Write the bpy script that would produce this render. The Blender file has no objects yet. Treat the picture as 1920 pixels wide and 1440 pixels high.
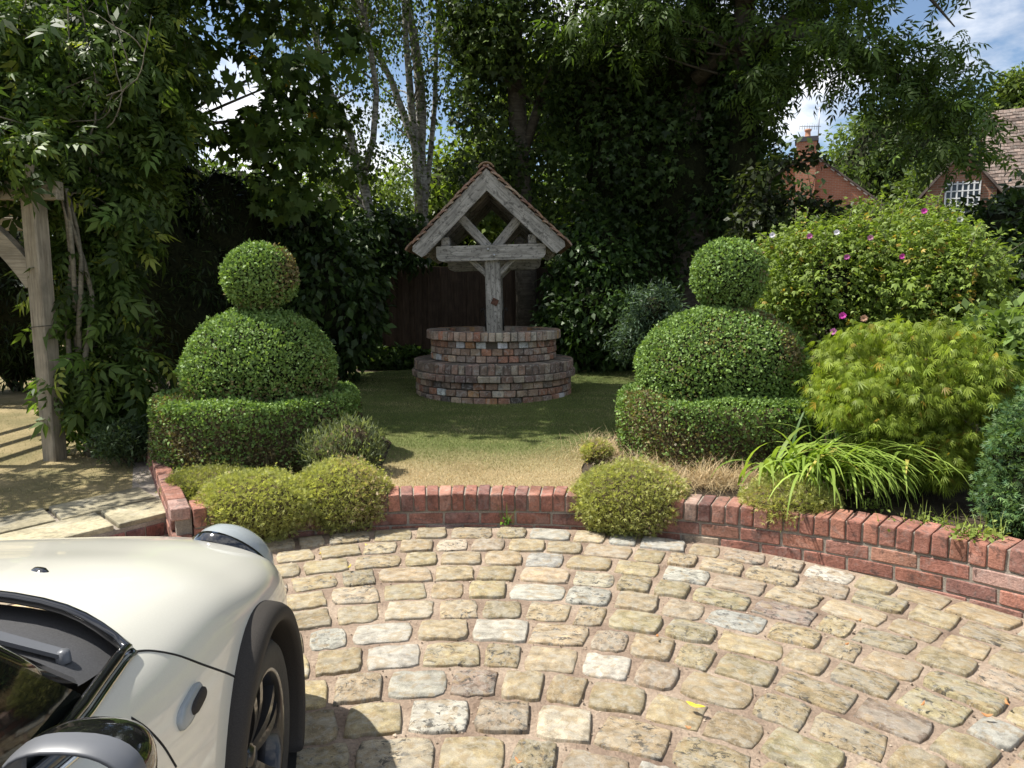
import bpy, bmesh, math, random
import numpy as np
from mathutils import Vector, Matrix, Quaternion
from mathutils.bvhtree import BVHTree

R = math.radians
rng = np.random.default_rng(11)
random.seed(5)
S = bpy.context.scene
COL = S.collection

# ------------------------------------------------------------------ camera
CAM_H, PITCH, FPX = 1.52, R(7.3), 1330.0
cam_data = bpy.data.cameras.new('camera')
cam_data.sensor_width = 36.0
cam_data.lens = FPX / 1920.0 * 36.0
cam_data.clip_start = 0.05
cam_data.clip_end = 1500.0
cam = bpy.data.objects.new('camera', cam_data)
cam.location = (0, 0, CAM_H)
cam.rotation_euler = (R(90) - PITCH, 0, 0)
COL.objects.link(cam)
S.camera = cam

# ------------------------------------------------------------------ sky, sun, exposure
SUN_AZ, SUN_EL = R(-80), R(58)          # azimuth clockwise from +Y
sun_dir = Vector((math.sin(SUN_AZ) * math.cos(SUN_EL), math.cos(SUN_AZ) * math.cos(SUN_EL), math.sin(SUN_EL)))
world = bpy.data.worlds.new('World')
S.world = world
world.use_nodes = True
wt = world.node_tree
for n in list(wt.nodes):
    wt.nodes.remove(n)
wout = wt.nodes.new('ShaderNodeOutputWorld')
wbg = wt.nodes.new('ShaderNodeBackground')
wsky = wt.nodes.new('ShaderNodeTexSky')
wsky.sky_type = 'NISHITA'
wsky.sun_disc = False
wsky.sun_elevation = SUN_EL
wsky.sun_rotation = SUN_AZ
wsky.air_density = 1.0
wsky.dust_density = 0.6
wsky.ozone_density = 1.6
wbg.inputs['Strength'].default_value = 0.085
wco = wt.nodes.new('ShaderNodeTexCoord')
wmap = wt.nodes.new('ShaderNodeMapping')
wmap.inputs['Scale'].default_value = (1.0, 1.0, 2.2)
wmap.inputs['Location'].default_value = (0.35, 0.2, 0.1)
wn = wt.nodes.new('ShaderNodeTexNoise')
wn.inputs['Scale'].default_value = 2.6
wn.inputs['Detail'].default_value = 9.0
wn.inputs['Roughness'].default_value = 0.58
wr = wt.nodes.new('ShaderNodeValToRGB')
wr.color_ramp.elements[0].position = 0.46
wr.color_ramp.elements[1].position = 0.58
wn2 = wt.nodes.new('ShaderNodeTexNoise')
wn2.inputs['Scale'].default_value = 6.0
wn2.inputs['Detail'].default_value = 6.0
wr2 = wt.nodes.new('ShaderNodeValToRGB')
wr2.color_ramp.elements[0].position = 0.35
wr2.color_ramp.elements[0].color = (5.6, 5.9, 6.5, 1)
wr2.color_ramp.elements[1].position = 0.62
wr2.color_ramp.elements[1].color = (10, 10, 10.1, 1)
wmix = wt.nodes.new('ShaderNodeMixRGB')
L = wt.links.new
L(wco.outputs['Generated'], wmap.inputs['Vector'])
L(wmap.outputs['Vector'], wn.inputs['Vector'])
L(wmap.outputs['Vector'], wn2.inputs['Vector'])
L(wn.outputs['Fac'], wr.inputs['Fac'])
L(wn2.outputs['Fac'], wr2.inputs['Fac'])
L(wr.outputs['Color'], wmix.inputs['Fac'])
L(wsky.outputs['Color'], wmix.inputs['Color1'])
L(wr2.outputs['Color'], wmix.inputs['Color2'])
L(wmix.outputs['Color'], wbg.inputs['Color'])
L(wbg.outputs['Background'], wout.inputs['Surface'])

sun_data = bpy.data.lights.new('sun', 'SUN')
sun_data.energy = 5.0
sun_data.angle = R(0.53)
sun_data.color = (1.0, 0.955, 0.88)
sun = bpy.data.objects.new('sun', sun_data)
sun.rotation_euler = sun_dir.to_track_quat('Z', 'Y').to_euler()
sun.location = (-20, 2, 40)
COL.objects.link(sun)

vs = S.view_settings
vs.view_transform = 'Standard'
vs.look = 'None'
vs.gamma = 1.0
vs.exposure = 0.85
vs.use_curve_mapping = False
S.cycles.use_denoising = True
S.cycles.max_bounces = 7
S.cycles.diffuse_bounces = 3
S.cycles.glossy_bounces = 3
S.cycles.transmission_bounces = 5
S.cycles.transparent_max_bounces = 8
S.cycles.sample_clamp_indirect = 6.0

# ------------------------------------------------------------------ pixel helpers (photo pixels, 1920 x 1440)
CT, ST = math.cos(PITCH), math.sin(PITCH)
def ray(x, y):
    dx, dy = (x - 960) / FPX, (y - 720) / FPX
    return Vector((dx, CT - dy * ST, -(dy * CT + ST)))
def on_z(x, y, z):
    r = ray(x, y); t = (z - CAM_H) / r.z
    return Vector((r.x * t, r.y * t, z))
def on_y(x, y, Y):
    r = ray(x, y); t = Y / r.y
    return Vector((r.x * t, Y, CAM_H + r.z * t))
def project(p):
    x, y, z = p[0], p[1], p[2] - CAM_H
    d = y * CT - z * ST
    u = z * CT + y * ST
    return (960 + FPX * x / d, 720 - FPX * u / d, d)

# ------------------------------------------------------------------ object helpers
def tag(o, label=None, cat=None, group=None, kind=None):
    if label: o['label'] = label
    if cat: o['category'] = cat
    if group: o['group'] = group
    if kind: o['kind'] = kind
    return o
def thing(name, label, cat, loc=(0, 0, 0), group=None, rot=None):
    o = bpy.data.objects.new(name, None)
    o.empty_display_size = 0.1
    COL.objects.link(o)
    o.location = loc
    if rot is not None: o.rotation_euler = rot
    return tag(o, label, cat, group)
def link(name, me, parent=None, matrix=None, color=None):
    o = bpy.data.objects.new(name, me)
    COL.objects.link(o)
    if parent is not None:
        o.parent = parent
    if matrix is not None:
        o.matrix_local = matrix
    if color is not None:
        o.color = (color[0], color[1], color[2], 1.0)
    return o
def local(parent):
    """matrix that turns world coordinates into coordinates of an empty with no parent"""
    return Matrix.LocRotScale(parent.location, parent.rotation_euler, None).inverted()

def mesh_np(name, V, Fq, mat, tint=None, smooth=False):
    """mesh from an (n,3) array and an (m,k) face array, optional per-vertex colour 'tint'"""
    V = np.asarray(V, dtype=np.float32); Fq = np.asarray(Fq, dtype=np.int32)
    me = bpy.data.meshes.new(name)
    nf, k = Fq.shape
    me.vertices.add(len(V)); me.vertices.foreach_set('co', V.ravel())
    me.loops.add(nf * k); me.loops.foreach_set('vertex_index', Fq.ravel())
    me.polygons.add(nf)
    me.polygons.foreach_set('loop_start', np.arange(0, nf * k, k, dtype=np.int32))
    try:
        me.polygons.foreach_set('loop_total', np.full(nf, k, dtype=np.int32))
    except Exception:
        pass
    if smooth:
        me.polygons.foreach_set('use_smooth', np.ones(nf, dtype=bool))
    if tint is not None:
        a = me.attributes.new('tint', 'FLOAT_COLOR', 'POINT')
        c = np.ones((len(V), 4), dtype=np.float32); c[:, :3] = tint
        a.data.foreach_set('color', c.ravel())
    me.update(calc_edges=True)
    if mat is not None: me.materials.append(mat)
    return me

class MB:
    """collects shapes into one mesh"""
    def __init__(self):
        self.v, self.f, self.sm, self.c = [], [], [], []
    def add(self, V, F, smooth=False, tint=None):
        b = len(self.v)
        self.v += [tuple(p) for p in V]
        self.f += [tuple(i + b for i in f) for f in F]
        self.sm += [smooth] * len(F)
        self.c += [tint if tint is not None else (1, 1, 1)] * len(V)
    def box(self, c, s, M=None, tint=None):
        x, y, z = s[0] / 2, s[1] / 2, s[2] / 2
        V = [Vector((sx * x, sy * y, sz * z)) for sx in (-1, 1) for sy in (-1, 1) for sz in (-1, 1)]
        if M is not None: V = [M @ p for p in V]
        V = [p + Vector(c) for p in V]
        self.add(V, [(0, 1, 3, 2), (4, 6, 7, 5), (0, 4, 5, 1), (2, 3, 7, 6), (0, 2, 6, 4), (1, 5, 7, 3)], tint=tint)
    def tube(self, pts, rad, sides=8, smooth=True, cap=True, tint=None):
        pts = [Vector(p) for p in pts]
        n = len(pts)
        if not hasattr(rad, '__len__'): rad = [rad] * n
        V, F = [], []
        up = Vector((0.13, 0.31, 0.94))
        for i in range(n):
            t = (pts[min(i + 1, n - 1)] - pts[max(i - 1, 0)])
            if t.length < 1e-9: t = Vector((0, 0, 1))
            t.normalize()
            a = t.cross(up)
            if a.length < 1e-3: a = t.cross(Vector((1, 0, 0)))
            a.normalize(); b = t.cross(a); up = b.cross(t) if False else up
            for k in range(sides):
                an = 2 * math.pi * k / sides
                V.append(pts[i] + (a * math.cos(an) + b * math.sin(an)) * rad[i])
        for i in range(n - 1):
            for k in range(sides):
                k2 = (k + 1) % sides
                F.append((i * sides + k, i * sides + k2, (i + 1) * sides + k2, (i + 1) * sides + k))
        if cap:
            F.append(tuple(range(sides))[::-1]); F.append(tuple((n - 1) * sides + k for k in range(sides)))
        self.add(V, F, smooth, tint)
    def lathe(self, prof, sides=32, M=None, smooth=True, closed=False, a0=0, a1=2 * math.pi):
        """profile of (r, h) turned about local Z, then moved by M"""
        full = abs(a1 - a0 - 2 * math.pi) < 1e-6
        cols = sides if full else sides + 1
        V, F = [], []
        for k in range(cols):
            an = a0 + (a1 - a0) * k / sides
            for r, h in prof:
                p = Vector((r * math.cos(an), r * math.sin(an), h))
                V.append(M @ p if M is not None else p)
        m = len(prof)
        for k in range(sides):
            k2 = (k + 1) % cols
            for j in range(m - 1 if not closed else m):
                j2 = (j + 1) % m
                F.append((k * m + j, k2 * m + j, k2 * m + j2, k * m + j2))
        self.add(V, F, smooth)
    def mesh(self, name, mat, tint=False):
        me = bpy.data.meshes.new(name)
        me.from_pydata(self.v, [], self.f)
        me.polygons.foreach_set('use_smooth', self.sm)
        if tint:
            a = me.attributes.new('tint', 'FLOAT_COLOR', 'POINT')
            c = np.ones((len(self.v), 4), dtype=np.float32); c[:, :3] = np.array(self.c)
            a.data.foreach_set('color', c.ravel())
        if mat is not None: me.materials.append(mat)
        me.update()
        return me
    def build(self, name, mat, parent=None, matrix=None, color=None, tint=False):
        return link(name, self.mesh(name, mat, tint), parent, matrix, color)

def bevel_box_mesh(name, s, b, mat, jitter=0.0, seg=1):
    """box with bevelled edges (size s, bevel b), corners moved a little"""
    bm = bmesh.new()
    bmesh.ops.create_cube(bm, size=1.0)
    for v in bm.verts:
        v.co = Vector((v.co.x * s[0], v.co.y * s[1], v.co.z * s[2]))
        if jitter:
            v.co += Vector((random.uniform(-1, 1), random.uniform(-1, 1), random.uniform(-1, 1))) * jitter
    bmesh.ops.bevel(bm, geom=list(bm.edges), offset=b, segments=seg, profile=0.6, affect='EDGES')
    me = bpy.data.meshes.new(name)
    bm.to_mesh(me); bm.free()
    if mat is not None: me.materials.append(mat)
    return me

def beam(name, A, B, w, h, mat, parent, roll=0.0, bev=0.006, up=Vector((0, 0, 1)), color=None, mesh=None):
    """squared timber from A to B; local X runs along the grain"""
    A, B = Vector(A), Vector(B)
    d = B - A; ln = d.length; x = d.normalized()
    y = up.cross(x)
    if y.length < 1e-3: y = Vector((0, 1, 0)).cross(x)
    y.normalize(); z = x.cross(y)
    M = Matrix(((x.x, y.x, z.x, 0), (x.y, y.y, z.y, 0), (x.z, y.z, z.z, 0), (0, 0, 0, 1)))
    M = Matrix.Translation((A + B) / 2) @ M @ Matrix.Rotation(roll, 4, 'X')
    me = mesh if mesh is not None else bevel_box_mesh(name, (ln, w, h), bev, mat, jitter=0.002)
    L0 = local(parent) if parent is not None else Matrix()
    return link(name, me, parent, L0 @ M, color)

# ------------------------------------------------------------------ materials
def new_mat(name):
    m = bpy.data.materials.new(name)
    m.use_nodes = True
    nt = m.node_tree
    for n in list(nt.nodes): nt.nodes.remove(n)
    out = nt.nodes.new('ShaderNodeOutputMaterial')
    bs = nt.nodes.new('ShaderNodeBsdfPrincipled')
    nt.links.new(bs.outputs[0], out.inputs[0])
    return m, nt, bs, out
def N(nt, t, **kw):
    n = nt.nodes.new(t)
    for k, v in kw.items():
        if k in n.inputs: n.inputs[k].default_value = v
        else: setattr(n, k, v)
    return n
def ramp(nt, fac, stops):
    r = nt.nodes.new('ShaderNodeValToRGB')
    e = r.color_ramp.elements
    while len(e) < len(stops): e.new(0.5)
    for el, (p, c) in zip(e, stops):
        el.position = p
        el.color = (c, c, c, 1) if not hasattr(c, '__len__') else (c[0], c[1], c[2], 1)
    nt.links.new(fac, r.inputs[0])
    return r.outputs[0]
def mixc(nt, fac, a, b, mode='MIX'):
    m = nt.nodes.new('ShaderNodeMixRGB'); m.blend_type = mode
    for s, v in ((m.inputs[0], fac), (m.inputs[1], a), (m.inputs[2], b)):
        if hasattr(v, 'is_linked'): nt.links.new(v, s)
        elif hasattr(v, '__len__'): s.default_value = (v[0], v[1], v[2], 1)
        else: s.default_value = v
    return m.outputs[0]
def noise(nt, vec, scale, detail=4, rough=0.55, dist=0.0):
    n = nt.nodes.new('ShaderNodeTexNoise')
    n.inputs['Scale'].default_value = scale; n.inputs['Detail'].default_value = detail
    n.inputs['Roughness'].default_value = rough; n.inputs['Distortion'].default_value = dist
    if vec is not None: nt.links.new(vec, n.inputs['Vector'])
    return n.outputs['Fac']
def coords(nt, kind='Object', scale=(1, 1, 1), rnd=False):
    tc = nt.nodes.new('ShaderNodeTexCoord')
    mp = nt.nodes.new('ShaderNodeMapping')
    mp.inputs['Scale'].default_value = scale
    nt.links.new(tc.outputs[kind], mp.inputs['Vector'])
    if rnd:
        oi = nt.nodes.new('ShaderNodeObjectInfo')
        ml = nt.nodes.new('ShaderNodeMath'); ml.operation = 'MULTIPLY'; ml.inputs[1].default_value = 37.0
        nt.links.new(oi.outputs['Random'], ml.inputs[0])
        nt.links.new(ml.outputs[0], mp.inputs['Location'])
    return mp.outputs['Vector']
def bump(nt, bs, h, strength=0.3, dist=0.01):
    b = nt.nodes.new('ShaderNodeBump')
    b.inputs['Strength'].default_value = strength; b.inputs['Distance'].default_value = dist
    nt.links.new(h, b.inputs['Height'])
    nt.links.new(b.outputs[0], bs.inputs['Normal'])
def objcol(nt):
    return nt.nodes.new('ShaderNodeObjectInfo').outputs['Color']
def attr(nt, name='tint'):
    a = nt.nodes.new('ShaderNodeAttribute'); a.attribute_name = name
    return a.outputs['Color']

def leaf_mat(name, trans=0.35, rough=0.5, spec=0.25, tcol=(1.25, 1.3, 0.55)):
    m, nt, bs, out = new_mat(name)
    c = attr(nt)
    nt.links.new(c, bs.inputs['Base Color'])
    bs.inputs['Roughness'].default_value = rough
    bs.inputs['Specular IOR Level'].default_value = spec
    tr = nt.nodes.new('ShaderNodeBsdfTranslucent')
    nt.links.new(mixc(nt, 1.0, c, tcol, 'MULTIPLY'), tr.inputs['Color'])
    mx = nt.nodes.new('ShaderNodeMixShader'); mx.inputs[0].default_value = trans
    nt.links.new(bs.outputs[0], mx.inputs[1]); nt.links.new(tr.outputs[0], mx.inputs[2])
    nt.links.new(mx.outputs[0], out.inputs[0])
    return m
def plain(name, col, rough=0.5, metal=0.0, spec=0.5, coat=0.0, nscale=0, namt=0.15, bumpd=0.0):
    m, nt, bs, out = new_mat(name)
    bs.inputs['Roughness'].default_value = rough; bs.inputs['Metallic'].default_value = metal
    bs.inputs['Specular IOR Level'].default_value = spec
    bs.inputs['Coat Weight'].default_value = coat; bs.inputs['Coat Roughness'].default_value = 0.04
    if nscale:
        f = noise(nt, coords(nt), nscale, 5)
        a = [max(0, c * (1 - namt * 2)) for c in col]; b = [c * (1 + namt * 2) for c in col]
        nt.links.new(ramp(nt, f, [(0.3, a), (0.7, b)]), bs.inputs['Base Color'])
        if bumpd: bump(nt, bs, f, 0.5, bumpd)
    else:
        bs.inputs['Base Color'].default_value = (*col, 1)
    return m

def masonry(name, use_attr=False, lich=0.0, dark=0.0, bump_d=0.004, sc=14, coord='Object', two=0.0, dth=0.545):
    m, nt, bs, out = new_mat(name)
    v = coords(nt, coord, rnd=not use_attr)
    c = attr(nt) if use_attr else objcol(nt)
    big = noise(nt, v, sc * 0.45, 5, 0.6)
    fine = noise(nt, v, sc * 6, 4, 0.7)
    c = mixc(nt, 0.9, c, ramp(nt, big, [(0.32, 0.55), (0.5, 1.0), (0.66, 1.4)]), 'MULTIPLY')
    c = mixc(nt, 0.8, c, ramp(nt, fine, [(0.34, 0.6), (0.6, 1.15)]), 'MULTIPLY')
    if dark:
        k = noise(nt, v, sc * (0.6 if two else 1.1), 9, 0.74, 0.6)
        f = ramp(nt, k, [(dth, 0.0), (dth + 0.05, dark)])
        if two:                     # black staining on some of the stones only
            rn = nt.nodes.new('ShaderNodeObjectInfo').outputs['Random']
            f = mixc(nt, 1.0, f, ramp(nt, rn, [(0.55, 0.06), (0.72, 1.0)]), 'MULTIPLY')
        c = mixc(nt, f, c, (0.045, 0.044, 0.042))
    if two:
        k = noise(nt, v, sc * 0.32, 3, 0.5, 0.4)
        c = mixc(nt, ramp(nt, k, [(0.50, 0.0), (0.545, two)]), c, mixc(nt, 0.5, c, (0.43, 0.40, 0.33)))
        k = noise(nt, v, sc * 0.35 + 0.7, 3, 0.5, 0.8)
        c = mixc(nt, ramp(nt, k, [(0.54, 0.0), (0.62, two * 0.7)]), c, (0.33, 0.235, 0.12))
    if lich:
        k = noise(nt, v, sc * 0.8, 6, 0.7, 1.0)
        mp = ramp(nt, k, [(0.52, 0.0), (0.60, lich)])
        c = mixc(nt, mp, c, (0.52, 0.51, 0.47))
    nt.links.new(c, bs.inputs['Base Color'])
    bs.inputs['Roughness'].default_value = 0.9
    bs.inputs['Specular IOR Level'].default_value = 0.25
    h = mixc(nt, 0.4, big, fine)
    bump(nt, bs, h, 0.9, bump_d)
    return m

def timber(name, c0, c1, c2, rough=0.85, bd=0.004, streak=6, mott=0.0):
    m, nt, bs, out = new_mat(name)
    v = coords(nt, 'Object', (streak * 0.25, streak * 4, streak * 4), rnd=True)
    g = noise(nt, v, 2.2, 7, 0.65, 0.4)
    v2 = coords(nt, 'Object', (3, 5, 5), rnd=True)
    p = noise(nt, v2, 1.6, 5, 0.6)
    c = ramp(nt, g, [(0.3, c0), (0.52, c1), (0.72, c2)])
    q = noise(nt, coords(nt, 'Object', (9, 14, 14), rnd=True), 2.4, 8, 0.72)
    c = mixc(nt, ramp(nt, p, [(0.42, 0.0), (0.7, 0.65)]), c, [k * 0.45 for k in c1])
    c = mixc(nt, ramp(nt, q, [(0.53, 0.0), (0.60, mott)]), c, [k * 0.7 for k in c0])
    nt.links.new(c, bs.inputs['Base Color'])
    bs.inputs['Roughness'].default_value = rough
    bs.inputs['Specular IOR Level'].default_value = 0.2
    bump(nt, bs, g, 0.8, bd)
    return m

def ground_mat(name, stops, sc=3.0, fsc=60, bd=0.01, coord='Object'):
    m, nt, bs, out = new_mat(name)
    v = coords(nt, coord)
    a = noise(nt, v, sc, 6, 0.6)
    b = noise(nt, v, fsc, 5, 0.7)
    c = ramp(nt, a, stops)
    c = mixc(nt, 0.7, c, ramp(nt, b, [(0.3, 0.55), (0.65, 1.25)]), 'MULTIPLY')
    nt.links.new(c, bs.inputs['Base Color'])
    bs.inputs['Roughness'].default_value = 0.95
    bs.inputs['Specular IOR Level'].default_value = 0.15
    bump(nt, bs, b, 0.8, bd)
    return m

M_sett = masonry('sett_stone', lich=0.26, dark=0.85, bump_d=0.02, sc=10, two=0.65, dth=0.53)
M_sett_s = masonry('sett_stone_far', True, 0.4, 0.6, bump_d=0.010, sc=9)
M_brick = masonry('brick', lich=0.10, dark=0.5, bump_d=0.012, sc=14)
M_brickold = masonry('old_brick', lich=0.35, dark=0.5, bump_d=0.014, sc=16)
M_brick_s = masonry('old_brick_far', True, 0.2, 0.4, sc=18)
M_slab = masonry('slab_stone', lich=0.12, dark=0.25, bump_d=0.008, sc=5)
M_joint = ground_mat('sand_joint', [(0.32, (0.19, 0.135, 0.10)), (0.5, (0.31, 0.235, 0.175)), (0.66, (0.42, 0.335, 0.255))], 3.5, 70, 0.02)
M_mortar = ground_mat('mortar', [(0.3, (0.19, 0.16, 0.13)), (0.7, (0.34, 0.30, 0.25))], 8, 120, 0.004)
M_mortard = ground_mat('dark_mortar', [(0.3, (0.09, 0.078, 0.064)), (0.7, (0.20, 0.175, 0.145))], 8, 120, 0.004)
M_soil = ground_mat('soil', [(0.3, (0.03, 0.022, 0.015)), (0.55, (0.065, 0.05, 0.035)), (0.75, (0.12, 0.10, 0.07))], 4, 45, 0.02)
M_turf = ground_mat('turf', [(0.3, (0.13, 0.12, 0.055)), (0.5, (0.22, 0.18, 0.09)), (0.7, (0.34, 0.27, 0.15))], 1.6, 70, 0.012)
def lawn_mat():
    m, nt, bs, out = new_mat('lawn_turf')
    v = coords(nt)
    a = noise(nt, v, 1.6, 6, 0.6); b = noise(nt, v, 70, 5, 0.7)
    sep = nt.nodes.new('ShaderNodeSeparateXYZ'); nt.links.new(v, sep.inputs[0])
    ad = nt.nodes.new('ShaderNodeMath'); ad.operation = 'MULTIPLY_ADD'; ad.inputs[1].default_value = 1.2
    nt.links.new(a, ad.inputs[0]); nt.links.new(sep.outputs['Y'], ad.inputs[2])
    mr = nt.nodes.new('ShaderNodeMapRange'); mr.inputs['From Min'].default_value = 5.6; mr.inputs['From Max'].default_value = 6.5
    nt.links.new(ad.outputs[0], mr.inputs['Value'])
    dry = ramp(nt, a, [(0.3, (0.22, 0.17, 0.085)), (0.7, (0.36, 0.285, 0.16))])
    grn = ramp(nt, a, [(0.3, (0.065, 0.09, 0.025)), (0.7, (0.13, 0.14, 0.05))])
    c = mixc(nt, mr.outputs[0], dry, grn)
    c = mixc(nt, 0.7, c, ramp(nt, b, [(0.3, 0.55), (0.65, 1.25)]), 'MULTIPLY')
    nt.links.new(c, bs.inputs['Base Color']); bs.inputs['Roughness'].default_value = 0.95
    bs.inputs['Specular IOR Level'].default_value = 0.15
    bump(nt, bs, b, 0.8, 0.012)
    return m
M_lawn = lawn_mat()
M_field = ground_mat('field', [(0.3, (0.05, 0.07, 0.02)), (0.7, (0.09, 0.11, 0.035))], 0.4, 20, 0.02)
M_oak = timber('weathered_oak', (0.10, 0.093, 0.083), (0.32, 0.305, 0.275), (0.45, 0.43, 0.395), mott=0.75)
M_pergola = timber('pergola_oak', (0.17, 0.14, 0.10), (0.30, 0.26, 0.195), (0.38, 0.335, 0.26))
M_fence = timber('fence_board', (0.03, 0.02, 0.014), (0.06, 0.04, 0.027), (0.085, 0.058, 0.04))
M_board = timber('roof_board', (0.05, 0.036, 0.026), (0.09, 0.064, 0.045), (0.12, 0.088, 0.06))
M_tile = masonry('clay_tile', lich=0.25, dark=0.4, bump_d=0.004, sc=20)
M_bark = timber('bark', (0.04, 0.033, 0.026), (0.10, 0.085, 0.066), (0.16, 0.14, 0.11), bd=0.02, streak=3)
M_vine = timber('vine_bark', (0.10, 0.09, 0.065), (0.19, 0.17, 0.125), (0.27, 0.24, 0.18), bd=0.004)
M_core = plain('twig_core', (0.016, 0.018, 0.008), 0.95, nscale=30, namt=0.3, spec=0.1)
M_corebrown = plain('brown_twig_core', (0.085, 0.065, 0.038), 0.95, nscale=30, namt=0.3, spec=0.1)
M_box = leaf_mat('box_leaf', 0.28, 0.5, 0.25)
M_leaf = leaf_mat('leaf', 0.38, 0.5, 0.25)
M_gloss = leaf_mat('glossy_leaf', 0.2, 0.45, 0.3)
M_dry = leaf_mat('dry_leaf', 0.25, 0.7, 0.15, (1.1, 1.0, 0.8))
M_petal = leaf_mat('petal', 0.35, 0.5, 0.25, (1.1, 1.0, 1.1))

def birch_mat():
    m, nt, bs, out = new_mat('birch_bark')
    v = coords(nt, 'Object', (6, 6, 22))
    k = noise(nt, v, 1.5, 6, 0.6)
    v2 = coords(nt, 'Object', (3, 3, 3))
    p = noise(nt, v2, 1.3, 4, 0.6)
    c = ramp(nt, k, [(0.36, (0.06, 0.052, 0.045)), (0.47, (0.30, 0.28, 0.25)), (0.65, (0.50, 0.48, 0.44))])
    c = mixc(nt, ramp(nt, p, [(0.45, 0.0), (0.68, 0.85)]), c, (0.10, 0.088, 0.07))
    nt.links.new(c, bs.inputs['Base Color']); bs.inputs['Roughness'].default_value = 0.8
    bump(nt, bs, k, 0.6, 0.01)
    return m
M_birch = birch_mat()

# ------------------------------------------------------------------ foliage
def rhombs(spec):
    """leaf template from (base x,y, direction deg, length, width, droop) blades; each blade is one folded quad"""
    V, F = [], []
    for bx, by, ang, ln, wd, dr in spec:
        a = R(ang); ux, uy = math.cos(a), math.sin(a); px, py = -uy, ux
        b = len(V)
        m = 0.45
        V += [(bx, by, 0.0), (bx + ux * ln * m + px * wd / 2, by + uy * ln * m + py * wd / 2, wd * 0.16 - dr * 0.3),
              (bx + ux * ln, by + uy * ln, -dr), (bx + ux * ln * m - px * wd / 2, by + uy * ln * m - py * wd / 2, wd * 0.16 - dr * 0.3)]
        F.append((b, b + 3, b + 2, b + 1))
    return np.array(V, dtype=np.float32), np.array(F, dtype=np.int32)
T_SIMPLE = rhombs([(0, 0, 0, 1.0, 0.55, 0.08)])
T_OVAL = rhombs([(0, 0, 0, 1.0, 0.72, 0.05)])
T_NEEDLE = rhombs([(0, 0, 0, 1.0, 0.22, 0.05)])
T_SPRIG = rhombs([(0, 0, 0, 1.0, 0.19, 0.05), (0.05, 0, 42, 0.8, 0.18, 0.0), (0.05, 0, -42, 0.8, 0.18, 0.0)])
def pinnate(pairs, lw, ll=0.34):
    sp = []
    for i in range(pairs):
        x = 0.18 + 0.68 * i / max(1, pairs - 1)
        l = ll * (1.0 - 0.25 * abs(i / max(1, pairs - 1) - 0.45))
        sp += [(x, 0, 58, l, l * lw, 0.06 + 0.25 * x * x), (x, 0, -58, l, l * lw, 0.06 + 0.25 * x * x)]
    sp.append((0.88, 0, 0, ll, ll * lw, 0.24))
    V, F = rhombs(sp)
    V[:, 2] -= 0.22 * V[:, 0] ** 2
    return V, F
T_WIST = pinnate(4, 0.46)
T_ASH = pinnate(4, 0.38)
T_ROSE = pinnate(2, 0.62, 0.42)
T_LOBE = rhombs([(0, 0, 0, 1.0, 0.46, 0.1), (0, 0, 48, 0.85, 0.42, 0.08), (0, 0, -48, 0.85, 0.42, 0.08), (0, 0, 100, 0.55, 0.34, 0.02), (0, 0, -100, 0.55, 0.34, 0.02)])
T_IVY = rhombs([(0, 0, 0, 1.0, 0.5, 0.1), (0, 0, 62, 0.72, 0.45, 0.02), (0, 0, -62, 0.72, 0.45, 0.02)])
T_ACER = rhombs([(0, 0, a, l, 0.10, 0.30 * l) for a, l in ((0, 1.0), (20, 0.95), (-20, 0.95), (44, 0.75), (-44, 0.75))])

def unit(v):
    return v / np.maximum(np.linalg.norm(v, axis=-1, keepdims=True), 1e-9)
def leaves(P, axis, normal, size, T, tint):
    """place template T at points P with the leaf axis and leaf normal given, one tint each"""
    TV, TF = T
    n, k = len(P), len(TV)
    ax = unit(axis)
    bz = unit(normal - (normal * ax).sum(1, keepdims=True) * ax)
    by = np.cross(bz, ax)
    s = np.asarray(size).reshape(-1, 1, 1)
    V = P[:, None, :] + s * (TV[None, :, 0:1] * ax[:, None, :] + TV[None, :, 1:2] * by[:, None, :] + TV[None, :, 2:3] * bz[:, None, :])
    F = TF[None] + (np.arange(n) * k)[:, None, None]
    C = np.repeat(tint[:, None, :], k, axis=1)
    return V.reshape(-1, 3), F.reshape(-1, 4), C.reshape(-1, 3)
def leaf_obj(name, sets, mat, parent=None, kind=None):
    Vs, Fs, Cs, b = [], [], [], 0
    for V, F, C in sets:
        Vs.append(V); Fs.append(F + b); Cs.append(C); b += len(V)
    V = np.concatenate(Vs)
    if parent is not None:
        l = np.array(parent.location)
        V = V - l
    o = link(name, mesh_np(name, V, np.concatenate(Fs), mat, np.concatenate(Cs)), parent)
    if kind: o['kind'] = kind
    return o
def tints(n, a, b, var=0.16, extra=None, pe=0.0):
    t = rng.random((n, 1))
    c = np.array(a)[None] * (1 - t) + np.array(b)[None] * t
    c = c * (1 + rng.normal(0, var, (n, 1)))
    if extra is not None and pe > 0:
        m = rng.random(n) < pe
        c[m] = np.array(extra) * (1 + rng.normal(0, 0.2, (m.sum(), 1)))
    return np.clip(c, 0.002, 1).astype(np.float32)
def rdir(n):
    return unit(rng.normal(size=(n, 3)))

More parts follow.
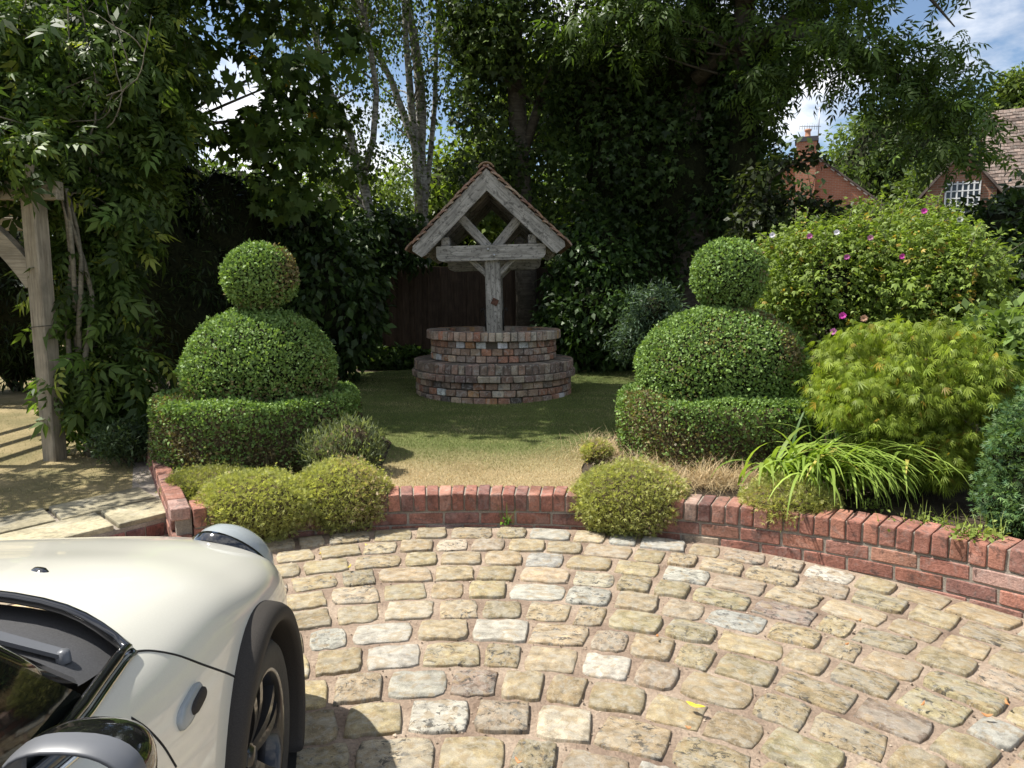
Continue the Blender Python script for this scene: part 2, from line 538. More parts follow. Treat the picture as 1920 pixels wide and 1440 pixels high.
def clumps(centers, radii, per, T, size, ca, cb, flat=0.55, droop=0.3, upn=0.8, cvar=0.22, extra=None, pe=0.0, svar=0.25, core=None, outw=0.6):
    """leaf clumps: each centre gets 'per' leaves in a flattened blob; droop pulls the leaf axis down"""
    sets = []
    centers = np.asarray(centers, dtype=float)
    n = len(centers)
    radii = np.broadcast_to(np.asarray(radii, dtype=float), (n,))
    tot = n * per
    idx = np.repeat(np.arange(n), per)
    off = rdir(tot) * (rng.random((tot, 1)) ** 0.5) * radii[idx][:, None]
    off[:, 2] *= flat
    P = centers[idx] + off
    out = unit(off + 1e-6)
    ax = out * outw + rdir(tot) * 0.7
    ax[:, 2] -= droop
    nrm = rdir(tot) * 0.75
    nrm[:, 2] += upn
    cm = np.clip(1 + rng.normal(0, cvar, n), 0.5, 1.7)[idx][:, None]
    c = tints(tot, ca, cb, 0.15, extra, pe) * cm
    s = size * np.clip(1 + rng.normal(0, svar, tot), 0.5, 1.6)
    return leaves(P, ax, nrm, s, T, np.clip(c, 0.002, 1))
def in_ellipsoid(n, c, r, lo=0.55, hi=1.0):
    d = rdir(n)
    q = (lo ** 3 + (hi ** 3 - lo ** 3) * rng.random((n, 1))) ** (1 / 3)
    return np.asarray(c)[None] + d * q * np.asarray(r)[None]
def limb(A, B, sag=0.0, n=7, wob=0.08):
    A, B = Vector(A), Vector(B)
    ln = (B - A).length
    pts = []
    w = [Vector(rng.normal(0, 1, 3)) * wob * ln * 0.25 for _ in range(3)]
    for i in range(n):
        t = i / (n - 1)
        p = A.lerp(B, t)
        p += w[0] * math.sin(t * math.pi) + w[1] * math.sin(2 * t * math.pi) * 0.6
        p.z += sag * 4 * t * (1 - t)
        pts.append(p)
    return pts
def taper(n, a, b):
    return [a + (b - a) * i / (n - 1) for i in range(n)]
def blades(base, az, length, width, lean, droop, tint, nseg=5, tip=0.1):
    """arching strap leaves: base (n,3), azimuth, length, width, start lean from vertical, extra bend"""
    n = len(base)
    base = np.asarray(base); h = np.stack([np.cos(az), np.sin(az)], 1)
    pos = base.copy(); ang = np.array(lean, dtype=float)
    side = np.stack([-h[:, 1], h[:, 0], np.zeros(n)], 1)
    rows = []
    for i in range(nseg + 1):
        t = i / nseg
        w = width * (1 - (1 - tip) * t ** 2.2) * (0.6 + 0.4 * min(1, t * 4))
        rows.append(np.stack([pos - side * (w / 2)[:, None], pos + side * (w / 2)[:, None]], 1))
        st = length / nseg
        d = np.concatenate([h * np.sin(ang)[:, None], np.cos(ang)[:, None]], 1)
        pos = pos + d * st[:, None]
        ang = ang + droop / nseg
    V = np.stack(rows, 1).reshape(n, -1, 3)
    k = V.shape[1]
    tf = np.array([(2 * i, 2 * i + 1, 2 * i + 3, 2 * i + 2) for i in range(nseg)])
    F = tf[None] + (np.arange(n) * k)[:, None, None]
    C = np.repeat(np.asarray(tint)[:, None, :], k, axis=1)
    return V.reshape(-1, 3), F.reshape(-1, 4), C.reshape(-1, 3)

# ================================================================== SETTING: ground, drive, retaining wall, lawn, path
WC, WR = Vector((-0.224, 1.23)), 3.264          # centre and radius of the drive's edge wall
def sheet(name, pts, z, mat, kind='structure', sub=None):
    bm = bmesh.new()
    vs_ = [bm.verts.new((p[0], p[1], z if not callable(z) else z(p[0], p[1]))) for p in pts]
    bm.faces.new(vs_)
    bmesh.ops.triangulate(bm, faces=bm.faces)
    me = bpy.data.meshes.new(name); bm.to_mesh(me); bm.free(); me.materials.append(mat)
    o = link(name, me)
    if kind: o['kind'] = kind
    return o
ground = sheet('ground', [(-400, -300), (400, -300), (400, 600), (-400, 600)], -0.06, M_field)
drive = sheet('driveway', [(-9, -9), (9, -9), (9, 4.7), (-9, 4.7)], 0.0, M_joint)

def lawn_z(x, y):
    r = math.hypot(x - WC.x, y - WC.y)
    return 0.20 + 0.10 * min(1.0, max(0.0, (r - 3.4) / 3.6))
# raised garden behind the wall, a polar sheet with a skirt
def raised_garden():
    mb = MB()
    rr = [WR + 0.16] + list(np.linspace(3.6, 7.4, 20)) + [9, 12, 16, 25, 45, 90, 200]
    ph = np.radians(np.linspace(-29.0, 118, 74))
    V, F = [], []
    for a in ph:
        for r in rr:
            x, y = WC.x + r * math.sin(a), WC.y + r * math.cos(a)
            V.append((x, y, lawn_z(x, y) + 0.006 * math.sin(x * 5) * math.sin(y * 4)))
    m = len(rr)
    for i in range(len(ph) - 1):
        for j in range(m - 1):
            F.append((i * m + j, i * m + j + 1, (i + 1) * m + j + 1, (i + 1) * m + j))
    b = len(V)
    for i in (0, len(ph) - 1):
        for j in range(m):
            V.append((V[i * m + j][0], V[i * m + j][1], -0.05))
    for j in range(m - 1):
        F.append((j, b + j, b + j + 1, j + 1))
    mb.add(V, F, True)
    o = mb.build('garden_bed', M_soil); o['kind'] = 'structure'
raised_garden()

# ---- lawn round the well
LAWN = [on_z(x, y, 0.215).to_2d() for x, y in ((695, 921), (722, 868), (735, 838))] + \
       [on_z(x, y, 0.29).to_2d() for x, y in ((690, 790), (655, 745))]
LAWN += [Vector((-2.3, 9.2)), Vector((-2.9, 10.6)), Vector((-1.6, 11.2)), Vector((0.4, 11.4)), Vector((2.0, 11.1)), Vector((2.6, 10.0)), Vector((2.3, 8.6))]
LAWN += [on_z(x, y, 0.29).to_2d() for x, y in ((1195, 760), (1160, 805))] + [on_z(x, y, 0.22).to_2d() for x, y in ((1105, 850), (1090, 880), (1095, 921))]
arc = []
p0, p1 = LAWN[-1], LAWN[0]
a0 = math.atan2(p0.x - WC.x, p0.y - WC.y); a1 = math.atan2(p1.x - WC.x, p1.y - WC.y)
for i in range(0, 13):
    a = a0 + (a1 - a0) * i / 12
    arc.append(Vector((WC.x + (WR + 0.2) * math.sin(a), WC.y + (WR + 0.2) * math.cos(a))))
LAWNP = LAWN[1:-1] + arc
def inside(poly, X, Y):
    r = np.zeros(len(X), dtype=bool)
    n = len(poly)
    for i in range(n):
        x0, y0 = poly[i]; x1, y1 = poly[(i + 1) % n]
        c = ((y0 > Y) != (y1 > Y)) & (X < (x1 - x0) * (Y - y0) / ((y1 - y0) or 1e-9) + x0)
        r ^= c
    return r
def gridded(name, poly, zf, mat, step=0.12, lift=0.012):
    """a sheet cut to the polygon, following the terrain"""
    bm = bmesh.new()
    f = bm.faces.new([bm.verts.new((p[0], p[1], 0)) for p in poly])
    bm.normal_update()
    xs = [p[0] for p in poly]; ys = [p[1] for p in poly]
    for ax, lo, hi in ((0, min(xs), max(xs)), (1, min(ys), max(ys))):
        t = lo + step
        while t < hi:
            co = Vector((t, 0, 0)) if ax == 0 else Vector((0, t, 0))
            no = Vector((1, 0, 0)) if ax == 0 else Vector((0, 1, 0))
            bmesh.ops.bisect_plane(bm, geom=list(bm.verts) + list(bm.edges) + list(bm.faces), plane_co=co, plane_no=no)
            t += step
    for v in bm.verts:
        v.co.z = zf(v.co.x, v.co.y) + lift
    me = bpy.data.meshes.new(name); bm.to_mesh(me); bm.free(); me.materials.append(mat)
    o = link(name, me); o['kind'] = 'structure'
    return o
gridded('lawn', LAWNP, lawn_z, M_lawn, 0.25)

def grass(name, poly, zf, n, colf, lmin=0.010, lmax=0.027, wd=0.0045):
    xs = [p[0] for p in poly]; ys = [p[1] for p in poly]
    X = rng.uniform(min(xs), max(xs), n * 3); Y = rng.uniform(min(ys), max(ys), n * 3)
    # more blades where they are near enough to be seen singly
    keep = inside(poly, X, Y) & (rng.random(n * 3) < np.clip((6.5 / np.maximum(np.hypot(X, Y), 4.2)) ** 1.6, 0.12, 1))
    X, Y = X[keep][:n], Y[keep][:n]
    Z = np.array([zf(x, y) for x, y in zip(X, Y)]) + 0.008
    P = np.stack([X, Y, Z], 1); m = len(P)
    ax = rdir(m) * 0.75; ax[:, 2] = np.abs(ax[:, 2]) * 0.5 + 0.75
    V, F, C = leaves(P, ax, rdir(m), rng.uniform(lmin, lmax, m), rhombs([(0, 0, 0, 1, wd / 0.03, 0)]), colf(X, Y, m))
    o = leaf_obj(name, [(V, F, C)], M_dry)
    return tag(o, kind='stuff')
def sm_noise(X, Y, s, seed):
    g = np.random.default_rng(seed)
    v = np.zeros(len(X))
    for i in range(7):
        kx, ky, ph = g.normal(0, s, 1)[0], g.normal(0, s, 1)[0], g.uniform(0, 6.3)
        v += np.sin(kx * X + ky * Y + ph)
    return v / 3.0
def lawn_col(X, Y, m):
    d = np.hypot(X - WC.x, Y - WC.y) - WR
    t = np.clip((d - 0.55 + 0.22 * sm_noise(X, Y, 3.0, 3)) / 0.8, 0, 1)
    t = np.clip(t + 0.25 * sm_noise(X, Y, 7, 9) * t + rng.normal(0, 0.22, m), 0, 1)[:, None]
    dry = np.array((0.62, 0.49, 0.29)); grn = np.array((0.17, 0.225, 0.065))
    return np.clip((dry * (1 - t) + grn * t) * (1 + rng.normal(0, 0.18, (m, 1))), 0.01, 1).astype(np.float32)
tag(grass('lawn_grass', LAWNP, lawn_z, 130000, lawn_col), 'short grass of the lawn, straw coloured along the brick edge and greener round the well', 'grass')

# ---- setts, laid in arcs
def sett_mesh(i):
    """rough hewn block, unit footprint 1 x 1 (x along the course), about 0.05 high"""
    g = random.Random(100 + i)
    base = [(-.5, -.5), (-.3, -.5), (-.1, -.5), (.1, -.5), (.3, -.5), (.5, -.5), (.5, -.17), (.5, .17), (.5, .5), (.3, .5), (.1, .5), (-.1, .5), (-.3, .5), (-.5, .5), (-.5, .17), (-.5, -.17)]
    tl = [g.uniform(-.05, .05) for _ in range(4)]
    out = []
    for k, (x, y) in enumerate(base):
        cx = g.uniform(0.02, 0.10) if abs(x) == .5 and abs(y) == .5 else 0.0
        out.append((x * (1 - cx) + g.uniform(-.024, .020) + tl[0] * y, y * (1 - cx * 1.5) + g.uniform(-.050, .035) + tl[1] * x + tl[2] * x * y * 2))
    V, F = [], []
    n = len(out)
    rings = [(0.0, -0.03), (0.001, 0.007), (0.004, 0.0115), (0.010, 0.0145), (0.040, 0.0165)]
    for s, z in rings:
        for (x, y) in out:
            zz = z + (g.uniform(-.0028, .0022) if z > 0.01 else 0)
            V.append((x * (1 - 2 * s / 0.23), y * (1 - 2 * s / 0.165), zz))          # the rounding in metres is equal on both axes
    V.append((0, 0, 0.017 + g.uniform(-.003, .002)))
    for r in range(len(rings) - 1):
        for k in range(n):
            k2 = (k + 1) % n
            F.append((r * n + k, r * n + k2, (r + 1) * n + k2, (r + 1) * n + k))
    t = (len(rings) - 1) * n
    for k in range(n):
        F.append((t + k, t + (k + 1) % n, len(V) - 1))
    mb = MB(); mb.add(V, F, True)
    return mb
SETT = [sett_mesh(i) for i in range(40)]
SETT_ME = [m.mesh('sett', M_sett) for m in SETT]
sett_cols = [((0.355, 0.285, 0.17), 32), ((0.31, 0.255, 0.152), 28), ((0.395, 0.315, 0.20), 16), ((0.355, 0.28, 0.20), 12), ((0.41, 0.385, 0.32), 10),
             ((0.345, 0.335, 0.295), 8), ((0.43, 0.33, 0.18), 3), ((0.44, 0.30, 0.20), 2.5), ((0.49, 0.44, 0.365), 5), ((0.26, 0.20, 0.155), 2), ((0.46, 0.395, 0.28), 6)]
def pick(cols):
    t = random.uniform(0, sum(w for _, w in cols))
    for c, w in cols:
        t -= w
        if t <= 0: break
    k = random.uniform(0.86, 1.13)
    return tuple(min(0.8, v * k * random.uniform(0.97, 1.03)) for v in c)
slots = []
for i in range(1, 19):
    Rc = WR - 0.1624 * (i - 0.5) - 0.02; cy = WC.y - 0.0568 * (i - 0.5)
    Rc = max(Rc, 0.2)
    a = -2.45 + random.uniform(0, 0.08)
    depth0 = 0.1624
    while a < 2.5:
        ln = random.uniform(0.185, 0.30) if random.random() < 0.85 else random.uniform(0.15, 0.19)
        da = ln / Rc
        am = a + da / 2
        wloc = 0.1624 + 0.0568 * max(0, math.cos(am))          # course width there
        x, y = WC.x + Rc * math.sin(am), cy + Rc * math.cos(am)
        slots.append((x, y, am, ln - random.uniform(0.016, 0.036), wloc * random.uniform(0.97, 1.03) - random.uniform(0.020, 0.036)))
        a += da
vis, rest = [], []
for s in slots:
    if s[1] > 0.6:
        px, py, d = project((s[0], s[1], 0))
        if -60 < px < 1980 and py < 1500 and not (px < 520 and py > 1060):
            vis.append((s[3] * s[4] / d ** 3, s)); continue
    rest.append(s)
vis.sort(key=lambda t: -t[0])
rest += [s for _, s in vis[300:]]
for _, s in vis[:300]:
    M = Matrix.Translation((s[0], s[1], random.uniform(-0.006, 0.005))) @ Matrix.Rotation(-s[2] + random.uniform(-.03, .03), 4, 'Z') \
        @ Matrix.Rotation(random.uniform(-.012, .012), 4, 'X') @ Matrix.Rotation(random.uniform(-.008, .008), 4, 'Y') @ Matrix.Diagonal((s[3] * random.choice((1, -1)), s[4], 1, 1))
    link('sett', random.choice(SETT_ME), drive, M, pick(sett_cols))
mb = MB()
for s in rest:
    M = Matrix.Translation((s[0], s[1], random.uniform(-0.006, 0.005))) @ Matrix.Rotation(-s[2], 4, 'Z') @ Matrix.Diagonal((s[3], s[4], 1, 1))
    src = random.choice(SETT)
    mb.add([M @ Vector(p) for p in src.v], src.f, True, pick(sett_cols))
o = mb.build('setts', M_sett_s, drive, tint=True); o['kind'] = 'stuff'
def grit():
    n = 5200
    a = rng.uniform(-1.2, 1.6, n); r = 3.2 * np.sqrt(rng.random(n))
    P = np.stack([WC.x + r * np.sin(a), WC.y - .3 + r * np.cos(a) * 1.08, np.full(n, 0.004)], 1)
    P = P[np.hypot(P[:, 0] - WC.x, P[:, 1] - WC.y) < WR - .02]; n = len(P)
    T = (np.array([(1, 0, 0), (0, 1, 0), (-1, 0, 0), (0, -1, 0), (0, 0, .8)], dtype=np.float32), np.array([(0, 1, 4, 4), (1, 2, 4, 4), (2, 3, 4, 4), (3, 0, 4, 4)], dtype=np.int32))
    tri = np.array([(0, 1, 4), (1, 2, 4), (2, 3, 4), (3, 0, 4)])
    s = rng.uniform(.0015, .0055, n); s[rng.random(n) < .04] *= 1.8
    V, F, C = leaves(P, rdir(n) * np.array((1, 1, .2)), np.tile((0, 0, 1.0), (n, 1)) + rdir(n) * .4, s, T, tints(n, (.20, .15, .11), (.42, .35, .27), .3, (.07, .05, .035), .22))
    F3 = (tri[None] + (np.arange(n) * 5)[:, None, None]).reshape(-1, 3)
    return tag(link('grit', mesh_np('grit', V, F3, M_dry, C), drive), kind='stuff')
grit()

# ---- curved brick retaining wall
RED = [((0.275, 0.125, 0.09), 30), ((0.235, 0.108, 0.08), 24), ((0.30, 0.152, 0.112), 18), ((0.225, 0.115, 0.092), 14), ((0.31, 0.20, 0.165), 5), ((0.18, 0.092, 0.076), 8), ((0.29, 0.22, 0.165), 2)]
wall = thing('retaining_wall', 'low curved red brick retaining wall with upright coping bricks edging the stone drive', 'wall', (WC.x, WC.y + WR, 0))
WL = local(wall)
def wall_top(a):
    return 0.222 + 0.085 * (math.sin(a) / math.sin(R(48))) ** 2 if abs(a) < R(70) else 0.30
COPE = [bevel_box_mesh('coping_brick', (0.073, 0.225, 0.112), 0.008, M_brick, 0.0028, 2) for _ in range(8)]
STRE = [bevel_box_mesh('brick', (0.222, 0.105, 0.073), 0.005, M_brick, 0.0018) for _ in range(8)]
A_L, A_R = R(-30.5), R(76)
mb = MB()          # mortar backing, set back from the brick faces
V, F = [], []
na = 90
for i in range(na + 1):
    a = A_L + 0.004 + (A_R - A_L) * i / na
    zt = wall_top(a)
    for r, z in ((WR + 0.011, -0.03), (WR + 0.011, zt - 0.118), (WR + 0.014, zt - 0.118), (WR + 0.014, zt - 0.012), (WR + 0.212, zt - 0.012), (WR + 0.212, -0.03)):
        V.append((WC.x + r * math.sin(a), WC.y + r * math.cos(a), z))
for i in range(na):
    for j in range(5):
        F.append((i * 6 + j, (i + 1) * 6 + j, (i + 1) * 6 + j + 1, i * 6 + j + 1))
F.append((0, 1, 2, 3, 4, 5))
mb.add([WL @ Vector(p) for p in V], F)
mb.build('mortar', M_mortar, wall)
a = A_L
k = 0
while a < A_R:
    am = a + 0.041 / WR
    r = WR + 0.1125 + random.uniform(-.004, .004) - (0.006 if random.random() < 0.1 else 0)
    M = WL @ Matrix.Translation((WC.x + r * math.sin(am), WC.y + r * math.cos(am), wall_top(am) - 0.056 + random.uniform(-.003, .003))) @ Matrix.Rotation(-am + random.uniform(-.02, .02), 4, 'Z') @ Matrix.Rotation(random.uniform(-.02, .02), 4, 'Y')
    link('coping_brick', COPE[k % 8], wall, M, pick(RED)); k += 1
    a += 0.0825 / WR
for c in range(1, 4):
    a = A_L + (0.5 if c % 2 else 0) * 0.234 / WR
    first = True
    if c % 2: a = A_L
    while a < A_R:
        ln = 0.112 if (first and c % 2) else 0.234
        first = False
        am = a + ln / 2 / WR
        zt = wall_top(am) - 0.122 - 0.083 * (c - 0.5)
        r = WR + 0.0525 + 0.004 + random.uniform(-.002, .002)
        if zt > -0.03:
            slope = (wall_top(am + .02) - wall_top(am - .02)) / (0.04 * WR)
            M = WL @ Matrix.Translation((WC.x + r * math.sin(am), WC.y + r * math.cos(am), zt)) @ Matrix.Rotation(-am, 4, 'Z') @ Matrix.Rotation(-math.atan(slope), 4, 'Y')
            if ln < 0.2: M = M @ Matrix.Diagonal((0.46, 1, 1, 1))
            link('brick', STRE[random.randrange(8)], wall, M, pick(RED))
        a += ln / WR
# return of the wall along the path, running back from the drive
ra = A_L - 0.004
ux, uy = math.sin(ra), math.cos(ra)
for c in range(3):
    for j in range(9):
        d = 0.12 + 0.234 * (j + (0.5 if c % 2 else 0)) + (0.02 if c == 0 else 0)
        z = 0.27 - 0.04 - 0.083 * c
        M = WL @ Matrix.Translation((WC.x + (WR + d) * ux - 0.045 * uy, WC.y + (WR + d) * uy + 0.045 * ux, z)) @ Matrix.Rotation(R(90) - ra, 4, 'Z')
        link('brick', STRE[random.randrange(8)], wall, M, pick(RED))
mb = MB()
q = Vector((WC.x + (WR + 1.12) * ux - 0.03 * uy, WC.y + (WR + 1.12) * uy + 0.03 * ux, 0.12))
mb.box((0, 0, 0), (2.15, 0.085, 0.26), Matrix.Rotation(R(90) - ra, 3, 'Z').to_4x4())
mb.build('mortar_return', M_mortar, wall, WL @ Matrix.Translation(q))

# ---- left lawn and stone path on a brick step
ZP = 0.135
pc = {k: on_z(x, y, ZP).to_2d() for k, (x, y) in dict(fr=(342, 955), f1=(248, 981), f2=(75, 1020), br=(263, 911), b1=(168, 931), b2=(20, 964), m0=(300, 931), m1=(222, 950), m2=(82, 985)).items()}
pdir = (pc['f2'] - pc['fr']).normalized()
bdir = (pc['b2'] - pc['br']).normalized()
f_end = pc['fr'] + pdir * 5.0; b_end = pc['br'] + bdir * 5.0
LEFT = [pc['br'] + Vector((0.02, 0.0)), b_end, Vector((-14, b_end.y)), Vector((-40, 2)), Vector((-40, 60)), Vector((-24, 60)), Vector((WC.x + 6.8 * ux, WC.y + 6.8 * uy)), Vector((WC.x + (WR + 1.0) * ux, WC.y + (WR + 1.0) * uy))]
ll = sheet('side_lawn', [tuple(p) for p in LEFT], 0.118, M_turf)
def left_col(X, Y, m):
    t = np.clip(0.5 + 0.35 * sm_noise(X, Y, 3, 21) + rng.normal(0, .2, m), 0, 1)[:, None]
    return np.clip((np.array((0.36, 0.30, 0.15)) * (1 - t) + np.array((0.17, 0.20, 0.06)) * t) * (1 + rng.normal(0, 0.18, (m, 1))), .01, 1).astype(np.float32)
LG = [pc['br'], pc['b1'], pc['b2'], b_end, Vector((-9, b_end.y)), Vector((-9, 9)), Vector((-4, 9)), Vector((-2.75, 5.6))]
tag(grass('side_lawn_grass', LG, lambda x, y: 0.118, 26000, left_col), 'patchy dry grass beside the pale stone path under the pergola', 'grass')
path = thing('stone_path', 'pale sandstone slab path on a low brick step beside the side lawn', 'path', (pc['fr'].x, pc['fr'].y, 0))
PLc = local(path)
def slab(q, th=0.055):
    c = sum(q, Vector((0, 0))) / 4
    bm = bmesh.new()
    lo = [bm.verts.new((p.x, p.y, ZP - th)) for p in q]; hi = [bm.verts.new((p.x, p.y, ZP + random.uniform(-.004, .004))) for p in q]
    bm.faces.new(lo[::-1]); bm.faces.new(hi)
    for i in range(4): bm.faces.new((lo[i], lo[(i + 1) % 4], hi[(i + 1) % 4], hi[i]))
    bmesh.ops.bevel(bm, geom=[e for e in bm.edges], offset=0.012, segments=2, profile=0.6, affect='EDGES')
    k_ = random.uniform(.85, 1.12)
    me = bpy.data.meshes.new('slab'); bm.transform(PLc); bm.to_mesh(me); bm.free(); me.materials.append(M_slab)
    link('slab', me, path, None, tuple(k_ * kk for kk in (0.30, 0.265, 0.175)))
def shrink(q, g=0.012):
    c = sum(q, Vector((0, 0))) / len(q)
    return [p + (c - p).normalized() * g * 1.5 for p in q]
def lerp2(a, b, t): return a + (b - a) * t
def fp(t): return pc['fr'] + pdir * t
def bp(t): return pc['br'] + bdir * t
def mp_(t): return lerp2(fp(t), bp(t), 0.52)
cf = [0, 0.40, 1.02, 1.7, 2.5, 3.3, 4.2]; cb = [0, 0.62, 1.30, 2.0, 2.9, 3.7, 4.2]
for i in range(6):
    slab(shrink([fp(cf[i + 1]), fp(cf[i]), mp_(cf[i]), mp_(cf[i + 1])]))
    slab(shrink([mp_(cb[i + 1]), mp_(cb[i]), bp(cb[i]), bp(cb[i + 1])]))
mb = MB()
qs = [fp(0.01) - pdir.orthogonal() * 0, fp(4.3), bp(4.3), bp(0.0)]
base = [Vector((p.x, p.y, z)) for z in (-0.02, ZP - 0.03) for p in shrink(qs, 0.03)]
mb.add([PLc @ p for p in base], [(3, 2, 1, 0), (4, 5, 6, 7), (0, 1, 5, 4), (1, 2, 6, 5), (2, 3, 7, 6), (3, 0, 4, 7)])
mb.build('mortar_base', M_mortar, path)
na_ = pdir.orthogonal()
nrm = Vector((pdir.y, -pdir.x)); nrm = nrm if nrm.y < 0 else -nrm
PUR = [((0.21, 0.095, 0.085), 3), ((0.25, 0.11, 0.09), 2), ((0.17, 0.085, 0.08), 2)]
for j in range(18):
    p = fp(0.06 + 0.118 * j) - nrm * 0.045
    M = PLc @ Matrix.Translation((p.x, p.y, 0.036)) @ Matrix.Rotation(math.atan2(pdir.y, pdir.x), 4, 'Z') @ Matrix.Diagonal((0.49, 0.9, 1.15, 1))
    link('brick', STRE[j % 8], path, M, pick(PUR))

def WPT(d): return Vector((WC.x + (WR + d) * ux - 0.03 * uy, WC.y + (WR + d) * uy + 0.03 * ux))
sheet('path_edging', [tuple(p) for p in (pc['fr'] + pdir * .06, WPT(0.12), WPT(2.1), pc['br'] + (WPT(2.1) - WPT(1.2)), pc['br'] + bdir * .06)], 0.122, M_mortar)
# ================================================================== WISHING WELL
WX, WY = -0.225, 8.72
ZB = lawn_z(WX, WY - 0.95) - 0.005
well = thing('brick_well', 'round stepped well of old mixed bricks with a projecting course, under the gabled roof', 'well', (WX, WY, ZB))
OLD = [((0.31, 0.21, 0.15), 20), ((0.33, 0.175, 0.115), 18), ((0.40, 0.30, 0.215), 18), ((0.26, 0.195, 0.155), 14), ((0.38, 0.19, 0.12), 8), ((0.43, 0.36, 0.27), 10), ((0.62, 0.62, 0.61), 4), ((0.12, 0.10, 0.085), 4), ((0.45, 0.25, 0.13), 5)]
stuffb = MB()
def ring(Rr, z0, h, pitch, depth, cols=OLD, skip=None, off=0.0):
    n = int(round(2 * math.pi * Rr / pitch)); step = 2 * math.pi / n
    w = step * Rr - 0.010
    mes = [bevel_box_mesh('brick', (w, depth, h - 0.009), 0.007, M_brickold, 0.0035) for _ in range(5)]
    for i in range(n):
        a = step * (i + off) + random.uniform(-.004, .004)          # a = 0 faces the camera
        rr = Rr - depth / 2 + random.uniform(-.005, .004)
        sc = Matrix.Diagonal((random.uniform(.93, 1.02), 1, random.uniform(.95, 1.02), 1))
        M = Matrix.Translation((rr * math.sin(a), -rr * math.cos(a), z0 + h / 2)) @ Matrix.Rotation(a, 4, 'Z') @ sc
        aa = (a + math.pi) % (2 * math.pi) - math.pi
        if skip and abs(aa - skip) < step / 2: continue
        if abs(aa) < R(97):
            link('brick', random.choice(mes), well, M, pick(cols))
        else:
            b = [Vector((sx * w / 2, sy * depth / 2, sz * (h - .009) / 2)) for sx in (-1, 1) for sy in (-1, 1) for sz in (-1, 1)]
            stuffb.add([M @ p for p in b], [(0, 1, 3, 2), (4, 6, 7, 5), (0, 4, 5, 1), (2, 3, 7, 6), (0, 2, 6, 4), (1, 5, 7, 3)], False, pick(cols))
DARKB = [((0.24, 0.18, 0.14), 10), ((0.30, 0.20, 0.15), 8), ((0.19, 0.14, 0.115), 6), ((0.34, 0.28, 0.21), 5)]
COPB = [((0.38, 0.29, 0.22), 10), ((0.35, 0.235, 0.17), 6), ((0.42, 0.36, 0.29), 8), ((0.41, 0.19, 0.12), 3), ((0.50, 0.29, 0.14), 3)]
for c in range(3): ring(0.955, 0.083 * c, 0.083, 0.138, 0.11, off=0.5 * (c % 2))
ring(1.0, 0.249, 0.083, 0.135, 0.13, DARKB, off=0.3)
ring(0.975, 0.332, 0.118, 0.086, 0.225, DARKB)
for c in range(3): ring(0.767, 0.450 + 0.081 * c, 0.081, 0.128, 0.11, off=0.5 * (c % 2), skip=R(3) if c == 2 else None)
ring(0.817, 0.693, 0.113, 0.086, 0.23, COPB)
o = stuffb.build('bricks', M_brick_s, well, tint=True); o['kind'] = 'stuff'
mb = MB()
mb.lathe([(0.925, 0.0), (0.925, 0.25), (0.972, 0.252), (0.972, 0.328), (0.955, 0.334), (0.955, 0.444), (0.74, 0.446), (0.74, 0.69), (0.80, 0.695), (0.80, 0.800), (0.595, 0.800), (0.595, 0.1)], 64)
mb.build('mortar', M_mortard, well)
mb = MB(); mb.lathe([(0.0, 0.12), (0.30, 0.125), (0.60, 0.12)], 32); mb.build('well_floor', M_soil, well)

# ---- timber frame with gabled roof, leaning slightly
frame = thing('well_roof', 'weathered grey oak post frame with a tiled gable roof standing on the brick well', 'well roof', (WX, WY, ZB + 0.80), rot=(0, R(-1.7), 0))
def G(x, y, z): return (x, y, z)          # local to frame: z = 0 at the coping top
FL = Matrix.LocRotScale(frame.location, frame.rotation_euler, None)
def fbeam(name, A, B, w, h, mat=M_oak, up=Vector((0, 0, 1)), bev=0.008):
    return beam(name, FL @ Vector(A), FL @ Vector(B), w, h, mat, frame, up=FL.to_3x3() @ up, bev=bev)
Z0 = ZB + 0.80
zc, ze, za = 1.96 - Z0, 2.03 - Z0, 2.90 - Z0           # cross beam, eave, ridge (outer roof line)
yf, yb = -0.70, 0.70                                    # post lines
for y in (yf, yb):
    fbeam('post', (0.03, y, -0.02), (0.03, y, zc + 0.078), 0.172, 0.172, up=Vector((0, 1, 0)), bev=0.012)
def plank_chamfer(name, hw, h, th, y):
    bm = bmesh.new()
    c = 0.055
    pts = [(-hw, h / 2 - 0.01), (-hw, -h / 2 + c), (-hw + c * .35, -h / 2 + c * .35), (-hw + c * 1.2, -h / 2), (hw - c * 1.2, -h / 2), (hw - c * .35, -h / 2 + c * .35), (hw, -h / 2 + c), (hw, h / 2 - 0.01), (hw - .01, h / 2), (-hw + .01, h / 2)]
    f = bm.faces.new([bm.verts.new((x, -th / 2, z)) for x, z in pts])
    r = bmesh.ops.extrude_face_region(bm, geom=[f])
    for v in r['geom']:
        if isinstance(v, bmesh.types.BMVert): v.co.y += th
    bmesh.ops.recalc_face_normals(bm, faces=bm.faces)
    me = bpy.data.meshes.new(name); bm.to_mesh(me); bm.free(); me.materials.append(M_oak)
    return link(name, me, frame, Matrix.Translation((0.02, y, zc - (0.06 if y > 0 else 0))))
cbm = []
for y in (yf, yb):
    for s in (-1, 1):
        plank_chamfer('crossbeam', 0.60, 0.165, 0.05, y + s * 0.111)
slope = (za - ze) / 0.90
EX = 0.825
def roofz(x): return za - slope * abs(x)
for y in (yf, yb):
    for s in (-1, 1):                                   # V struts up to the rafters, knee braces down to the post
        fbeam('strut', (0.03 + s * 0.035, y, zc + 0.06), (0.03 + s * 0.345, y, zc + 0.41), 0.10, 0.105, up=Vector((0, 1, 0)))
        fbeam('knee_brace', (0.03 + s * 0.06, y, zc - 0.24), (0.03 + s * 0.26, y, zc - 0.05), 0.06, 0.08, up=Vector((0, 1, 0)))
